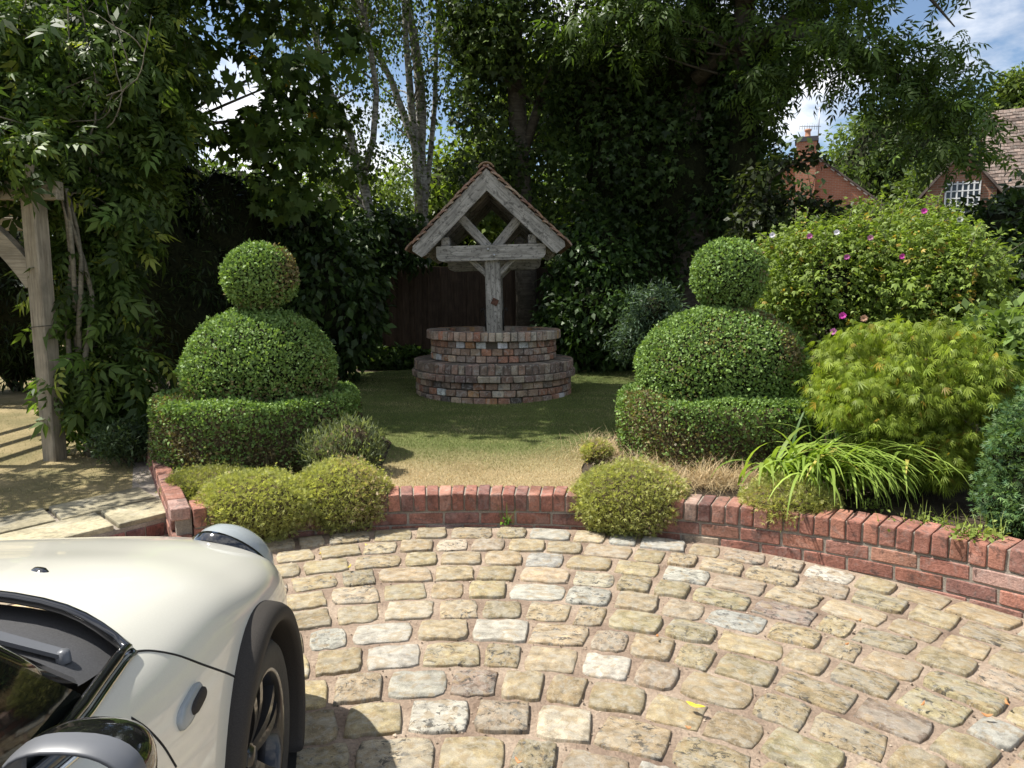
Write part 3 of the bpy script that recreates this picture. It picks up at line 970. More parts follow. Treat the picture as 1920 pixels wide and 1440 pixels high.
for s in (-1, 1):                                       # wall plates carried on the cross beams, inner rafters
    fbeam('wall_plate', (s * 0.48, -0.80, zc + 0.135), (s * 0.48, 0.80, zc + 0.135), 0.09, 0.10)
    for y in (-0.70, -0.25, 0.25, 0.70):
        fbeam('rafter', (s * 0.02, y, za - 0.20), (s * 0.77, y, roofz(0.77) - 0.175), 0.05, 0.09)
def bargeboard(s, y):
    bm = bmesh.new()
    n = 0.165; ang = math.atan(slope); ca, sa = math.cos(ang), math.sin(ang)
    ex = EX
    dz = 0.055
    top0, top1 = Vector((0, za - dz)), Vector((ex, roofz(ex) - dz))
    lowend = top1 + Vector((-sa, -ca)) * n
    pts = [top0, top0 + Vector((0, -n / ca)), lowend + Vector((-ca * .03, sa * .03)), lowend + Vector((ca * 0.03, -sa * .03 + 0.02)), top1 + Vector((ca * .005, -0.05)), top1]
    f = bm.faces.new([bm.verts.new((s * p.x, 0, p.y)) for p in pts])
    r = bmesh.ops.extrude_face_region(bm, geom=[f])
    for v in r['geom']:
        if isinstance(v, bmesh.types.BMVert): v.co.y += 0.035
    # grain runs along the board: turn the mesh so local X is the slope
    rot = Matrix.Rotation(s * ang, 4, 'Y')
    bm.transform(rot.inverted())
    bmesh.ops.recalc_face_normals(bm, faces=bm.faces)
    me = bpy.data.meshes.new('bargeboard'); bm.to_mesh(me); bm.free(); me.materials.append(M_oak)
    link('bargeboard', me, frame, Matrix.Translation((0, y, 0)) @ rot)
for s in (-1, 1):
    bargeboard(s, -0.905); bargeboard(s, 0.87)
ang = math.atan(slope)
run = EX / math.cos(ang)
for s in (-1, 1):                                       # sarking boards under the tiles
    nb = 9
    for i in range(nb):
        t = (i + 0.5) / nb
        x = s * EX * t
        bw = run / nb
        me = bevel_box_mesh('roof_board', (1.74, bw - 0.006, 0.018), 0.002, M_board)
        nrm_ = Vector((s * math.sin(ang), 0, math.cos(ang)))
        M = Matrix.Translation(Vector((x, 0, roofz(x))) - nrm_ * 0.036) @ Matrix.Rotation(s * ang, 4, 'Y') @ Matrix.Rotation(R(90), 4, 'Z')
        link('roof_board', me, frame, M)
TILEC = [((0.24, 0.145, 0.095), 8), ((0.205, 0.12, 0.085), 8), ((0.28, 0.18, 0.12), 6), ((0.17, 0.115, 0.085), 5), ((0.30, 0.22, 0.16), 3)]
def tile_mesh():
    bm = bmesh.new()
    bmesh.ops.create_grid(bm, x_segments=4, y_segments=1, size=0.5)
    for v in bm.verts:
        v.co = Vector((v.co.x * 0.20, v.co.y * 0.166, -0.10 * (v.co.x * 0.2) ** 2 / 0.1 * 2.0 + 0.006 * (1 if abs(v.co.y) > .4 else 0)))
    r = bmesh.ops.extrude_face_region(bm, geom=list(bm.faces))
    for v in r['geom']:
        if isinstance(v, bmesh.types.BMVert): v.co.z -= 0.019
    bmesh.ops.recalc_face_normals(bm, faces=bm.faces)
    me = bpy.data.meshes.new('tile'); bm.to_mesh(me); bm.free(); me.materials.append(M_tile)
    return me
TM = tile_mesh()
nc = 11
for s in (-1, 1):
    for i in range(nc):
        d = 0.09 + (run + 0.03 - 0.10) * i / (nc - 1)
        nt_ = 11
        for j in range(nt_):
            y = -0.93 + 1.86 * (j + 0.5 + (0.0 if i % 2 else 0.0)) / nt_
            x = s * d * math.cos(ang); z = za - d * math.sin(ang)
            nrm_ = Vector((s * math.sin(ang), 0, math.cos(ang)))
            M = Matrix.Translation(Vector((x, y + random.uniform(-.004, .004), z)) - nrm_ * random.uniform(0.0, 0.006)) @ Matrix.Rotation(s * ang, 4, 'Y') @ Matrix.Rotation(s * -0.10 + random.uniform(-.02, .02), 4, 'Y') @ Matrix.Rotation(random.uniform(-.02, .02), 4, 'Z')
            link('tile', TM, frame, M, pick(TILEC))
for j in range(6):                                       # ridge tiles
    mb = MB()
    mb.lathe([(0.085, -0.15), (0.085, 0.15), (0.098, 0.15), (0.098, -0.15)], 12, None, True, True, R(25), R(155))
    link('ridge_tile', mb.mesh('ridge_tile', M_tile), frame, Matrix.Translation((0, -0.78 + 0.312 * j, za - 0.085)) @ Matrix.Rotation(R(90), 4, 'X') @ Matrix.Rotation(R(180), 4, 'Z') @ Matrix.Rotation(R(180), 4, 'Z'), pick(TILEC))
M_rust = plain('rusty_iron', (0.10, 0.045, 0.028), 0.8, 0.3, nscale=40, namt=0.3)
M_iron = plain('dark_iron', (0.05, 0.045, 0.042), 0.6, 0.6, nscale=30)
M_zinc = plain('galvanised_bolt', (0.45, 0.46, 0.47), 0.45, 0.9)
me = bevel_box_mesh('axle_plate', (0.072, 0.02, 0.072), 0.003, M_rust)
link('axle_plate', me, frame, Matrix.Translation((0.045, yf - 0.092, 0.34)) @ Matrix.Rotation(R(28), 4, 'Y'))
for (bx, bz) in ((-0.03, 0.035), (0.035, -0.03)):
    mb = MB(); mb.lathe([(0.0, 0.016), (0.012, 0.014), (0.016, 0.0)], 10, Matrix.Rotation(R(90), 4, 'X'))
    mb.build('bolt', M_zinc, frame, Matrix.Translation((bx + .02, yf - 0.137, zc + bz)))
for s in (-1, 1):                                        # two hooked iron arms at the rear of the well
    mb = MB()
    mb.tube([(s * 0.11, 0.55, -0.05), (s * 0.115, 0.55, 0.12), (s * 0.118, 0.55, 0.20), (s * 0.135, 0.55, 0.245), (s * 0.16, 0.55, 0.235), (s * 0.168, 0.55, 0.20)], 0.013, 8)
    mb.build('iron_hook', M_iron, frame)
mb = MB(); mb.tube([(0.03, -0.60, 0.34), (0.03, 0.60, 0.34)], 0.016, 10); mb.build('axle', M_iron, frame)

# ================================================================== CLIPPED BOX AND LOW PLANTS
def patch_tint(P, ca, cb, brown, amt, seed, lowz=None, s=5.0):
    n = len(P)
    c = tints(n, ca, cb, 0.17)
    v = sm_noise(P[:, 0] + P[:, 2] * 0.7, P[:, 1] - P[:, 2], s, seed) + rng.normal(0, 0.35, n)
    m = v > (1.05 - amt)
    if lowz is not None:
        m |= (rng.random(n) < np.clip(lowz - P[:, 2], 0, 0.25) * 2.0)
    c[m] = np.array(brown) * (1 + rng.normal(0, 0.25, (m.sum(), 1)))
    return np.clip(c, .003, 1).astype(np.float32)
BXA, BXB, BXBR = (0.12, 0.205, 0.055), (0.25, 0.36, 0.105), (0.20, 0.165, 0.075)
def lumpy(D, seed, amp):
    return 1 + amp * (sm_noise(D[:, 0] * 3 + D[:, 2] * 2, D[:, 1] * 3 - D[:, 2] * 2, 1.6, seed) + 0.5 * sm_noise(D[:, 0] * 6, D[:, 1] * 6 + D[:, 2] * 7, 1.5, seed + 1))
def core_mesh(fn, nu=28, nv=16):
    V, F = [], []
    for j in range(nv + 1):
        for i in range(nu):
            V.append(fn(2 * math.pi * i / nu, -math.pi / 2 + math.pi * j / nv))
    for j in range(nv):
        for i in range(nu):
            F.append((j * nu + i, j * nu + (i + 1) % nu, (j + 1) * nu + (i + 1) % nu, (j + 1) * nu + i))
    return V, F
def ball(name, parent, c, r, zlo, n, seed, size=0.024, amp=0.022, mat=M_box, ca=BXA, cb=BXB, br=BXBR, bamt=0.12, T=T_OVAL, lowz=None, core=M_core, out=0.35, jut=0.010, nu=0.7):
    """closely clipped rounded crown: leaves over an ellipsoid of radii r (flattened below zlo), twiggy core inside"""
    D = rdir(int(n * 1.25))
    Rv = np.array(r)
    k = lumpy(D, seed, amp)[:, None]
    P = D * Rv * k
    Nn = unit(D / Rv)
    cut = P[:, 2] < zlo
    P[cut, 2] = zlo + (P[cut, 2] - zlo) * 0.12
    P = P + np.array(c)
    m = len(P)
    P += Nn * (rng.normal(-0.010, jut, (m, 1)))
    ax = Nn * out + rdir(m) * 0.8; ax[:, 2] += 0.25
    nr = Nn * nu + rdir(m) * 0.7
    s = size * np.clip(1 + rng.normal(0, .25, m), .5, 1.6)
    o = leaf_obj(name, [leaves(P, ax, nr, s, T, patch_tint(P, ca, cb, br, bamt, seed, lowz))], mat, parent)
    l = Vector(parent.location)
    def fn(u, v):
        d = np.array([[math.cos(v) * math.cos(u), math.cos(v) * math.sin(u), math.sin(v)]])
        kk = lumpy(d, seed, amp)[0]
        p = d[0] * Rv * kk * 0.94
        if p[2] < zlo: p[2] = zlo + (p[2] - zlo) * 0.12
        return tuple(Vector(p) + Vector(c) - l)
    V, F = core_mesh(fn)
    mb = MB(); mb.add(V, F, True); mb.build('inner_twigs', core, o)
    return o
def ring_hedge(name, label, group, c, Ro, Ri, z0, z1, n, seed, a0=0, a1=360):
    t = thing(name, label, 'hedge', (c[0], c[1], z0), group)
    a = R(a0) + rng.random(n) * R(a1 - a0)
    h = z1 - z0
    w = np.array([Ro * h, (Ro ** 2 - Ri ** 2) / 2, Ri * h * 0.6]); w = w / w.sum()
    k = rng.choice(3, n, p=w)
    rr = np.where(k == 0, Ro, np.where(k == 1, np.sqrt(Ri ** 2 + (Ro ** 2 - Ri ** 2) * rng.random(n)), Ri))
    zz = np.where(k == 1, z1, z0 + h * rng.random(n))
    # rounded shoulders
    edge = np.clip((rr - (Ro - 0.07)) / 0.07, 0, 1) * (k == 1)
    zz = zz - 0.035 * edge ** 2
    up = np.clip((zz - (z1 - 0.08)) / 0.08, 0, 1) * (k == 0)
    rr = rr - 0.035 * up ** 2
    wob = 0.022 * sm_noise(np.cos(a) * 4 + zz * 3, np.sin(a) * 4 - zz * 4, 1.7, seed)
    rr = rr + wob * (k != 1); zz = zz + wob * (k == 1)
    P = np.stack([c[0] + rr * np.cos(a), c[1] + rr * np.sin(a), zz], 1)
    Nn = np.stack([np.cos(a) * (k == 0) - np.cos(a) * (k == 2), np.sin(a) * (k == 0) - np.sin(a) * (k == 2), (k == 1) * 1.0], 1)
    P += Nn * rng.normal(-.008, .010, (n, 1))
    ax = Nn * 0.35 + rdir(n) * 0.8; ax[:, 2] += 0.25
    s = 0.023 * np.clip(1 + rng.normal(0, .25, n), .5, 1.6)
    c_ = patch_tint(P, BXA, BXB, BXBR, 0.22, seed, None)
    side = (k == 0) & (rng.random(n) < 0.42 * np.clip((z1 - 0.10 - zz) / 0.15, 0, 1))  # brown leaves get more frequent lower down the outer face
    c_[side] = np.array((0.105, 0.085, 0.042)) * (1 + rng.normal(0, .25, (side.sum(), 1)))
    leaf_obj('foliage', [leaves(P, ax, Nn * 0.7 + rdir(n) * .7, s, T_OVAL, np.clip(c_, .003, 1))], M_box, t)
    mb = MB()
    full = (a1 - a0) >= 360
    mb.lathe([(Ro - 0.045, 0.0), (Ro - 0.045, h - 0.06), (Ro - 0.075, h - 0.03), (Ri + 0.05, h - 0.03), (Ri + 0.04, h - 0.06), (Ri + 0.04, 0)], 40, None, True, False, R(a0), R(a1))
    mb.build('inner_twigs', M_corebrown, t)
    return t

TLX, TLY, TRX, TRY = -2.06, 5.70, 1.67, 5.66
topL = thing('box_topiary', 'clipped box topiary of a ball on a dome, beside the pergola', 'topiary', (TLX, TLY, 0.24))
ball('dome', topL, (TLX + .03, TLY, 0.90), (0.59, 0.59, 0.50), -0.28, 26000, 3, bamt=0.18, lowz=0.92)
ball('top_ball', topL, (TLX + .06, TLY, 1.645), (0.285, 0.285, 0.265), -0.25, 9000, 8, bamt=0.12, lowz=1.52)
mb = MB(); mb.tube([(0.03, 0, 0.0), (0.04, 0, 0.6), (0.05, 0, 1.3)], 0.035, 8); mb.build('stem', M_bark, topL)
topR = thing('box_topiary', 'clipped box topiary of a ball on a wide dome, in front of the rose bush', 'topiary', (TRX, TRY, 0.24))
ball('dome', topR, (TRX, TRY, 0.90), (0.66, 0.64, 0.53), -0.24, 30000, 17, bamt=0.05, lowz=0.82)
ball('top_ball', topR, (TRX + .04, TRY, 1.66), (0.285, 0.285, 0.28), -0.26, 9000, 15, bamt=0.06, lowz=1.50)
mb = MB(); mb.tube([(0.0, 0, 0.0), (0.02, 0, 0.6), (0.03, 0, 1.3)], 0.035, 8); mb.build('stem', M_bark, topR)
ring_hedge('box_hedge', 'low round box hedge, browner low on its outer face, around the topiary beside the pergola', None, (TLX, TLY), 0.80, 0.50, 0.22, 0.735, 42000, 23)
ring_hedge('box_hedge', 'low round box hedge around the wide topiary dome, straw grass at its foot', None, (TRX, TRY), 0.79, 0.50, 0.22, 0.735, 42000, 33)

# ---- cushion shrubs spilling over the wall
CUA, CUB, CUBR = (0.31, 0.335, 0.10), (0.50, 0.50, 0.19), (0.48, 0.38, 0.24)
def cushion(px, py, Y, wpx, hpx, ry, label, n, seed, dark=1.0, group=None):
    c = on_y(px, py, Y)
    r = (wpx * Y / FPX, ry, hpx * Y / FPX)
    t = thing('cushion_shrub', label, 'shrub', (c.x, c.y, 0.2), group)
    f = lambda k: tuple(v * dark for v in k)
    ball('foliage', t, tuple(c), r, -r[2] * 0.8, int(n * 1.7), seed, size=0.021, amp=0.055, mat=M_leaf, ca=f(CUA), cb=f(CUB), br=f(CUBR), bamt=0.42, T=T_SPRIG, out=0.9, jut=0.022, nu=0.2, core=M_corebrown)
    # loose stray shoots
    m = 700
    D = rdir(m); D[:, 2] = np.abs(D[:, 2]) * 0.8 - 0.1
    P = np.array(c) + unit(D) * np.array(r) * rng.uniform(0.97, 1.10, (m, 1))
    leaf_obj('shoots', [leaves(P, D + rdir(m) * .4, rdir(m), 0.03 * rng.uniform(.6, 1.3, m), T_SPRIG, tints(m, f(CUA), f(CUB)))], M_leaf, t)
cushion(478, 950, 4.32, 108, 62, 0.27, 'yellow-green cushion shrub spilling over the brick wall behind the car bonnet', 9000, 41)
cushion(636, 934, 4.55, 92, 66, 0.27, 'taller yellow-green cushion shrub spilling over the wall below the grey-green bush', 9000, 43)
cushion(395, 905, 4.75, 75, 24, 0.25, 'flat dull green cushion shrub at the foot of the box hedge by the path', 5000, 44, 0.7)
cushion(1184, 938, 4.50, 108, 70, 0.29, 'round yellow-green cushion shrub hanging over the wall beside the dry lawn', 10000, 45)
cushion(1480, 945, 4.18, 85, 45, 0.24, 'small brownish cushion shrub on the wall under the strap-leaved plant', 6500, 46, 0.95)
cushion(1120, 848, 5.4, 26, 20, 0.11, 'tiny green tuft at the lawn edge by the dry grass', 1200, 47)

# ---- grey-green bush at the left of the lawn
def bush(name, label, cat, ells, nc, per, T, size, ca, cb, mat=M_leaf, base_z=0.22, cr=0.14, stems=10, stem_r=0.008, droop=0.2, flat=0.8, lo=0.55, extra=None, pe=0.0, corefac=0.0, upn=0.8, cvar=0.22, group=None, stem_mat=M_bark, core=None, outw=0.6, fol='foliage'):
    cs = []
    tot = sum(e[1][0] * e[1][1] + e[1][0] * e[1][2] for e in ells)
    for c, r in ells:
        k = max(4, int(nc * (r[0] * r[1] + r[0] * r[2]) / tot))
        q = in_ellipsoid(k, c, r, lo)
        cs.append(q)
    cs = np.concatenate(cs)
    cs = cs[cs[:, 2] > base_z + 0.02]
    e0 = ells[0][0]
    t = thing(name, label, cat, (e0[0], e0[1], base_z), group)
    leaf_obj(fol, [clumps(cs, cr, per, T, size, ca, cb, flat, droop, upn, cvar, extra, pe, outw=outw)], mat, t)
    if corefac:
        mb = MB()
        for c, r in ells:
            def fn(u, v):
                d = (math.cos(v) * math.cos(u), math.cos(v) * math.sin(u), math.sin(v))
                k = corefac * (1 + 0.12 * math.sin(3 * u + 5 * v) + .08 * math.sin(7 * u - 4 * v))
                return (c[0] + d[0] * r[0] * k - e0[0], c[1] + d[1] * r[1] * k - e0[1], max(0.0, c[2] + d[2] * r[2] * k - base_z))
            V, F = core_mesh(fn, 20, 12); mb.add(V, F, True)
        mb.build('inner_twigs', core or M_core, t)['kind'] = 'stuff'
    if stems:
        mb = MB()
        for k in range(stems):
            p = cs[rng.integers(len(cs))]
            A = Vector((rng.normal(0, .06), rng.normal(0, .06), 0)); B = Vector(p) - Vector((e0[0], e0[1], base_z))
            mb.tube(limb(A, B, 0.05, 6), taper(6, stem_r * 1.6, stem_r * 0.5), 6)
        mb.build('stems', stem_mat, t)['kind'] = 'stuff'
    return t
def E_(px, py, Y, wpx, hpx, ry):
    c = on_y(px, py, Y)
    return ((c.x, c.y, c.z), (wpx * Y / FPX, ry, hpx * Y / FPX))
bush('lavender_bush', 'spiky grey-green bush beside the lawn in front of the box hedge', 'bush', [E_(643, 850, 5.05, 82, 50, 0.24), E_(660, 835, 5.05, 60, 48, 0.18)], 330, 20, T_NEEDLE, 0.040, (0.12, 0.15, 0.065), (0.22, 0.25, 0.13), base_z=0.21, cr=0.05, stems=60, stem_r=0.003, droop=-0.7, flat=1.6, lo=0.75, corefac=0.75, core=M_corebrown)

# ---- dry grass at the right of the lawn
def dry_grass():
    t = thing('dry_grass', 'bleached tangle of dry grass at the foot of the hedge on the right', 'grass', (1.25, 4.75, 0.21))
    n = 5200
    c = [on_z(1240, 880, 0.22), on_z(1330, 905, 0.22), on_z(1400, 905, 0.22), on_z(1150, 850, 0.22), on_z(1260, 845, .22)]
    P = np.array([np.array(c[rng.integers(5)]) for _ in range(n)]) + np.stack([rng.normal(0, .17, n), rng.normal(0, .11, n), np.zeros(n)], 1)
    d = np.hypot(P[:, 0] - WC.x, P[:, 1] - WC.y)
    P = P[d > WR + 0.18]; n = len(P)
    V = blades(P, rng.uniform(0, 6.28, n), rng.uniform(.08, .30, n), rng.uniform(.002, .004, n), rng.uniform(.5, 1.3, n), rng.uniform(.2, 1.3, n), tints(n, (0.42, 0.31, 0.17), (0.55, 0.45, 0.28), .2), 4)
    leaf_obj('blades', [V], M_dry, t)
dry_grass()

# ---- strap-leaved clumps (day lily)
def strap(name, label, c, n, seed, L0, L1, azc, azs, colA, colB, w=0.02, spread=(0.16, 0.10), lean=(0.15, 0.7), drp=(1.0, 2.2)):
    t = thing(name, label, 'plant', c)
    P = np.array(c) + np.stack([rng.normal(0, spread[0], n), rng.normal(0, spread[1], n), np.zeros(n)], 1)
    V = blades(P, rng.normal(azc, azs, n), rng.uniform(L0, L1, n), rng.uniform(.7, 1.2, n) * w, rng.uniform(*lean, n), rng.uniform(*drp, n), tints(n, colA, colB, .15, (0.42, 0.36, 0.10), .04), 8, 0.08)
    V = (V[0], V[1], V[2])
    leaf_obj('leaves', [V], M_leaf, t)
strap('strap_leaf_plant', 'bright arching strap-leaved plant hanging over the brick wall', tuple(on_y(1545, 915, 4.38)), 260, 51, 0.42, 0.74, R(-60), 0.9, (0.18, 0.27, 0.045), (0.30, 0.40, 0.085), 0.030, (0.20, 0.08), (0.0, 0.5), (1.7, 2.8))
strap('strap_leaf_plant', 'upright dark strap leaves behind the arching plant, beside the hedge', tuple(on_y(1600, 850, 4.9)), 90, 52, 0.40, 0.62, R(60), 1.2, (0.06, 0.13, 0.03), (0.11, 0.20, 0.045), 0.018, (0.14, 0.10), (0.05, 0.35), (0.2, 0.8))

# ---- cut-leaf maple
ACE = [E_(1700, 700, 4.75, 165, 105, 0.52), E_(1640, 745, 4.55, 120, 70, 0.40), E_(1790, 780, 4.6, 110, 110, 0.45), E_(1720, 850, 4.45, 110, 60, 0.35)]
acer = bush('cutleaf_maple', 'yellow-green cut-leaf maple with fine drooping foliage behind the wall', 'tree', ACE, 620, 30, T_ACER, 0.056, (0.15, 0.215, 0.025), (0.29, 0.36, 0.055), base_z=0.22, cr=0.12, stems=16, stem_r=0.010, droop=1.0, flat=0.55, lo=0.62, extra=(0.34, 0.24, 0.04), pe=0.04, upn=1.0, cvar=0.16, fol='crown')

# ---- rose bush with flowers
ROS = [E_(1560, 540, 6.9, 130, 115, 0.6), E_(1700, 530, 6.8, 140, 125, 0.7), E_(1650, 480, 7.2, 140, 55, 0.6), E_(1770, 560, 6.4, 90, 100, 0.5), E_(1490, 500, 7.3, 60, 45, 0.4)]
rose = bush('rose_bush', 'tall leafy rose bush with scattered pink and white flowers behind the maple', 'bush', ROS, 800, 28, T_ROSE, 0.085, (0.125, 0.185, 0.033), (0.24, 0.32, 0.068), base_z=0.28, cr=0.17, stems=46, stem_r=0.009, droop=0.05, flat=0.9, lo=0.68, extra=(0.34, 0.25, 0.05), pe=0.05, cvar=0.15, corefac=0.55)
def flower(px, py, Y, col, r, tgt, seed):
    c = on_y(px, py, Y)
    mb_s = []
    n = 5
    toward = Vector((-c.x, -c.y, 0.9)).normalized()
    a = toward.orthogonal().normalized(); b = toward.cross(a)
    P, AX, NR = [], [], []
    for i in range(n * 2):
        an = 2 * math.pi * i / n + (0.6 if i >= n else 0)
        d = a * math.cos(an) + b * math.sin(an) + toward * (0.25 if i < n else 0.6)
        P.append(tuple(c)); AX.append(tuple(d)); NR.append(tuple(toward - d * 0.3))
    P, AX, NR = map(np.array, (P, AX, NR))
    base = Vector(tgt.location)
    V, F, C = leaves(P, AX, NR, np.full(len(P), r), rhombs([(0, 0, 0, 1, .95, .05)]), tints(len(P), col, col, .08))
    o = link('flower', mesh_np('flower', V - np.array(base), F, M_petal, C), tgt)
    return o
# long loose rose shoots standing out of the bush
n_ = 70
e_ = [ROS[i] for i in rng.integers(0, 5, n_)]
Pp = []
mbs = MB(); lr_ = Vector(rose.location)
for c_, r_ in e_:
    d_ = rdir(1)[0]; d_[2] = abs(d_[2]) * .9 + .15; d_[1] = -abs(d_[1]); d_ = d_ / np.linalg.norm(d_)
    a_ = np.array(c_) + d_ * np.array(r_) * .85; b_ = a_ + d_ * rng.uniform(.12, .34) + np.array((0, 0, .05))
    mbs.tube([Vector(q) - lr_ for q in (a_, (a_ + b_) / 2 + np.array((0, 0, .02)), b_)], [.004, .003, .002], 5)
    for t_ in np.linspace(.25, 1, 6): Pp.append(a_ + (b_ - a_) * t_)
mbs.build('shoot_stems', M_vine, rose)['kind'] = 'stuff'
Pp = np.array(Pp)
leaf_obj('shoot_leaves', [leaves(Pp, rdir(len(Pp)) + np.array((0, -.3, .3)), rdir(len(Pp)) * .6 + np.array((0, -.2, .8)), .085 * rng.uniform(.6, 1.2, len(Pp)), T_ROSE, tints(len(Pp), (.15, .22, .04), (.28, .36, .08)))], M_leaf, rose)
PK, WH = (0.55, 0.06, 0.36), (0.75, 0.74, 0.76)
for px, py, col in ((1733, 396, PK), (1692, 481, PK), (1714, 550, PK), (1580, 592, PK), (1588, 482, (0.45, 0.12, 0.32)), (1563, 622, (0.6, .22, .45)), (1518, 443, (.5, .15, .35)), (1569, 436, WH), (1448, 441, WH), (1800, 412, (.6, .62, .55)), (1632, 446, (.45, .2, .3)), (1620, 597, (.5, .3, .2))):
    flower(px, py, 6.25 if py < 560 else 5.2, col, 0.030, rose, 0)

# ---- blue-green conifer at the right edge, weeds along the wall
con = on_y(2015, 905, 3.75)
cf_ = [((con.x, con.y, 0.62), (0.40, 0.36, 0.48)), ((con.x + .05, con.y, 1.0), (0.25, 0.25, 0.25)), ((con.x - .10, con.y - .06, 0.42), (0.38, 0.34, 0.24))]
bush('conifer', 'dense blue-green conifer bush at the end of the brick wall', 'bush', cf_, 900, 44, T_SPRIG, 0.030, (0.045, 0.105, 0.05), (0.12, 0.19, 0.05), mat=M_box, base_z=0.22, cr=0.075, stems=8, droop=0.1, flat=0.8, lo=0.85, corefac=0.88, outw=1.0)
def weeds(px, py, z, n, label, spread, size=0.03, cA=(0.17, 0.24, 0.05), cB=(0.30, 0.36, 0.09)):
    c = on_z(px, py, z)
    t = thing('weed', label, 'weed', tuple(c))
    P = np.array(c) + np.stack([rng.normal(0, spread, n), rng.normal(0, spread * .6, n), np.abs(rng.normal(0.02, .02, n))], 1)
    ax = rdir(n); ax[:, 2] = np.abs(ax[:, 2]) * .6 + .2
    leaf_obj('leaves', [leaves(P, ax, rdir(n) + np.array((0, 0, .8)), size * rng.uniform(.5, 1.3, n), T_OVAL, tints(n, cA, cB))], M_leaf, t)
    m = min(26, n)
    leaf_obj('stems', [blades(P[:m], rng.uniform(0, 6.28, m), rng.uniform(.05, .16, m), np.full(m, .003), rng.uniform(0, .6, m), rng.uniform(.2, 1, m), tints(m, cA, cB), 4)], M_leaf, t, 'stuff')
weeds(1830, 1010, 0.30, 150, 'low leafy weed creeping over the coping in front of the conifer', 0.07)
weeds(1740, 985, 0.27, 120, 'pale small-leaved weed along the coping below the maple', 0.09, 0.022)
weeds(1640, 955, 0.25, 70, 'thin weed beside the drooping tips of the strap-leaved plant', 0.06, 0.022)
weeds(950, 986, 0.012, 22, 'tiny green seedling growing at the foot of the brick wall', 0.022, 0.028, (0.10, 0.22, 0.04), (0.18, 0.32, 0.06))
weeds(105, 815, 0.16, 46, 'round-leaved pale creeper climbing the foot of the pergola post', 0.06, 0.055, (0.22, 0.30, 0.13), (0.36, 0.42, 0.24))
weeds(715, 655, 0.28, 260, 'low leafy weeds in front of the dark fence beside the well', 0.22, 0.055, (0.05, 0.10, 0.025), (0.10, 0.17, 0.04))

# ---- fallen leaves on the drive and lawn
def fallen(px, py, z, col, s, label, rot):
    n = 8
    V = [(0, 0, 0.012)]; F = []
    for i in range(n):
        a = 2 * math.pi * i / n
        r = (1.0 if i % 4 == 0 else 0.72) * (0.55 if i % 4 == 2 else 1)
        V.append((math.cos(a) * r * s, math.sin(a) * r * s * .55, 0.004 + 0.012 * abs(math.cos(a)) ** 2 * random.uniform(.4, 1.4)))
        F.append((0, 1 + i, 1 + (i + 1) % n))
    V += [(p[0] * .97, p[1] * .97, p[2] - 0.0015) for p in V]
    F += [tuple(reversed([k + n + 1 for k in f])) for f in F[:n]]
    mb = MB(); mb.add(V, F, True)
    p = on_z(px, py, z)
    m = plain('fallen_leaf', col, 0.6, nscale=60, namt=0.12)
    o = mb.build('fallen_leaf', m, None, Matrix.Translation((p.x, p.y, z)) @ Matrix.Rotation(rot, 4, 'Z'))
    return tag(o, label, 'leaf')
fallen(1304, 1326, 0.034, (0.66, 0.47, 0.03), 0.036, 'bright yellow fallen leaf lying on a sett', -0.5)
for px, py, col, s in ((655, 1065, (0.55, 0.40, 0.06), 0.022), (687, 1024, (0.5, .36, .07), .018), (600, 1041, (.5, .36, .07), .016)):
    tag(fallen(px, py, 0.033, col, s, 'small yellow fallen leaf on the setts near the wall', random.uniform(0, 3)), group='small yellow leaves by the wall')
for px, py in ((1612, 1166), (1232, 1196), (620, 1086), (972, 1432), (1290, 1368), (1730, 1324), (1850, 1345), (1888, 1322), (1588, 1210)):
    o = fallen(px, py, 0.033, (0.38, 0.17, 0.06), random.uniform(.011, .02), 'small brown curled leaf lying on the setts', random.uniform(0, 3))
    o['group'] = 'brown leaves on the setts'

# ================================================================== PERGOLA AND WISTERIA
pb = on_z(104, 862, 0.118)
perg = thing('pergola', 'oak pergola with a curved brace, its post clothed in climbing foliage', 'pergola', (pb.x, pb.y, 0.118))
PX, PY = pb.x, pb.y
PZ = 2.34
for x, y in ((PX, PY), (PX - 2.6, PY), (PX - .5, PY + 2.8), (PX - 2.6, PY + 2.8)):
    beam('post', (x, y, 0.10), (x, y, PZ - 0.072), 0.135, 0.135, M_pergola, perg, up=Vector((0.25, 1, 0)), bev=0.01)
for y, xe in ((PY, .22), (PY + 2.8, -.3)):
    beam('beam', (PX - 2.95, y, PZ), (PX + xe, y, PZ), 0.10, 0.15, M_pergola, perg)
for i in range(8):
    x = PX - 2.7 + 2.78 * i / 7
    beam('rafter', (x, PY - 0.15, PZ + 0.13), (min(x, PX - .35), PY + 3.0, PZ + 0.13), 0.06, 0.11, M_pergola, perg)
def arch_brace(A, B, bulge, name='brace'):
    A, B = Vector(A), Vector(B)
    n = 9; V, F = [], []
    d = (B - A); side = Vector((0, 1, 0)); out = d.cross(side).normalized()
    for i in range(n):
        t = i / (n - 1)
        p = A.lerp(B, t) + out * bulge * 4 * t * (1 - t)
        tn = (d + out * bulge * 4 * (1 - 2 * t)).normalized(); nn = tn.cross(side).normalized()
        for a, b in ((-1, -1), (1, -1), (1, 1), (-1, 1)):
            V.append(p + side * 0.045 * a + nn * 0.075 * b)
    for i in range(n - 1):
        for k in range(4):
            F.append((i * 4 + k, i * 4 + (k + 1) % 4, (i + 1) * 4 + (k + 1) % 4, (i + 1) * 4 + k))
    F += [(3, 2, 1, 0), tuple((n - 1) * 4 + k for k in range(4))]
    l = Vector(perg.location)
    mb = MB(); mb.add([p - l for p in V], F)
    o = mb.build(name, M_pergola, perg)
arch_brace((PX - 0.03, PY, 1.60), (PX - 0.78, PY, PZ - 0.03), -0.07)
arch_brace((PX - 2.54, PY, 1.55), (PX - 1.75, PY, PZ - 0.06), 0.06)
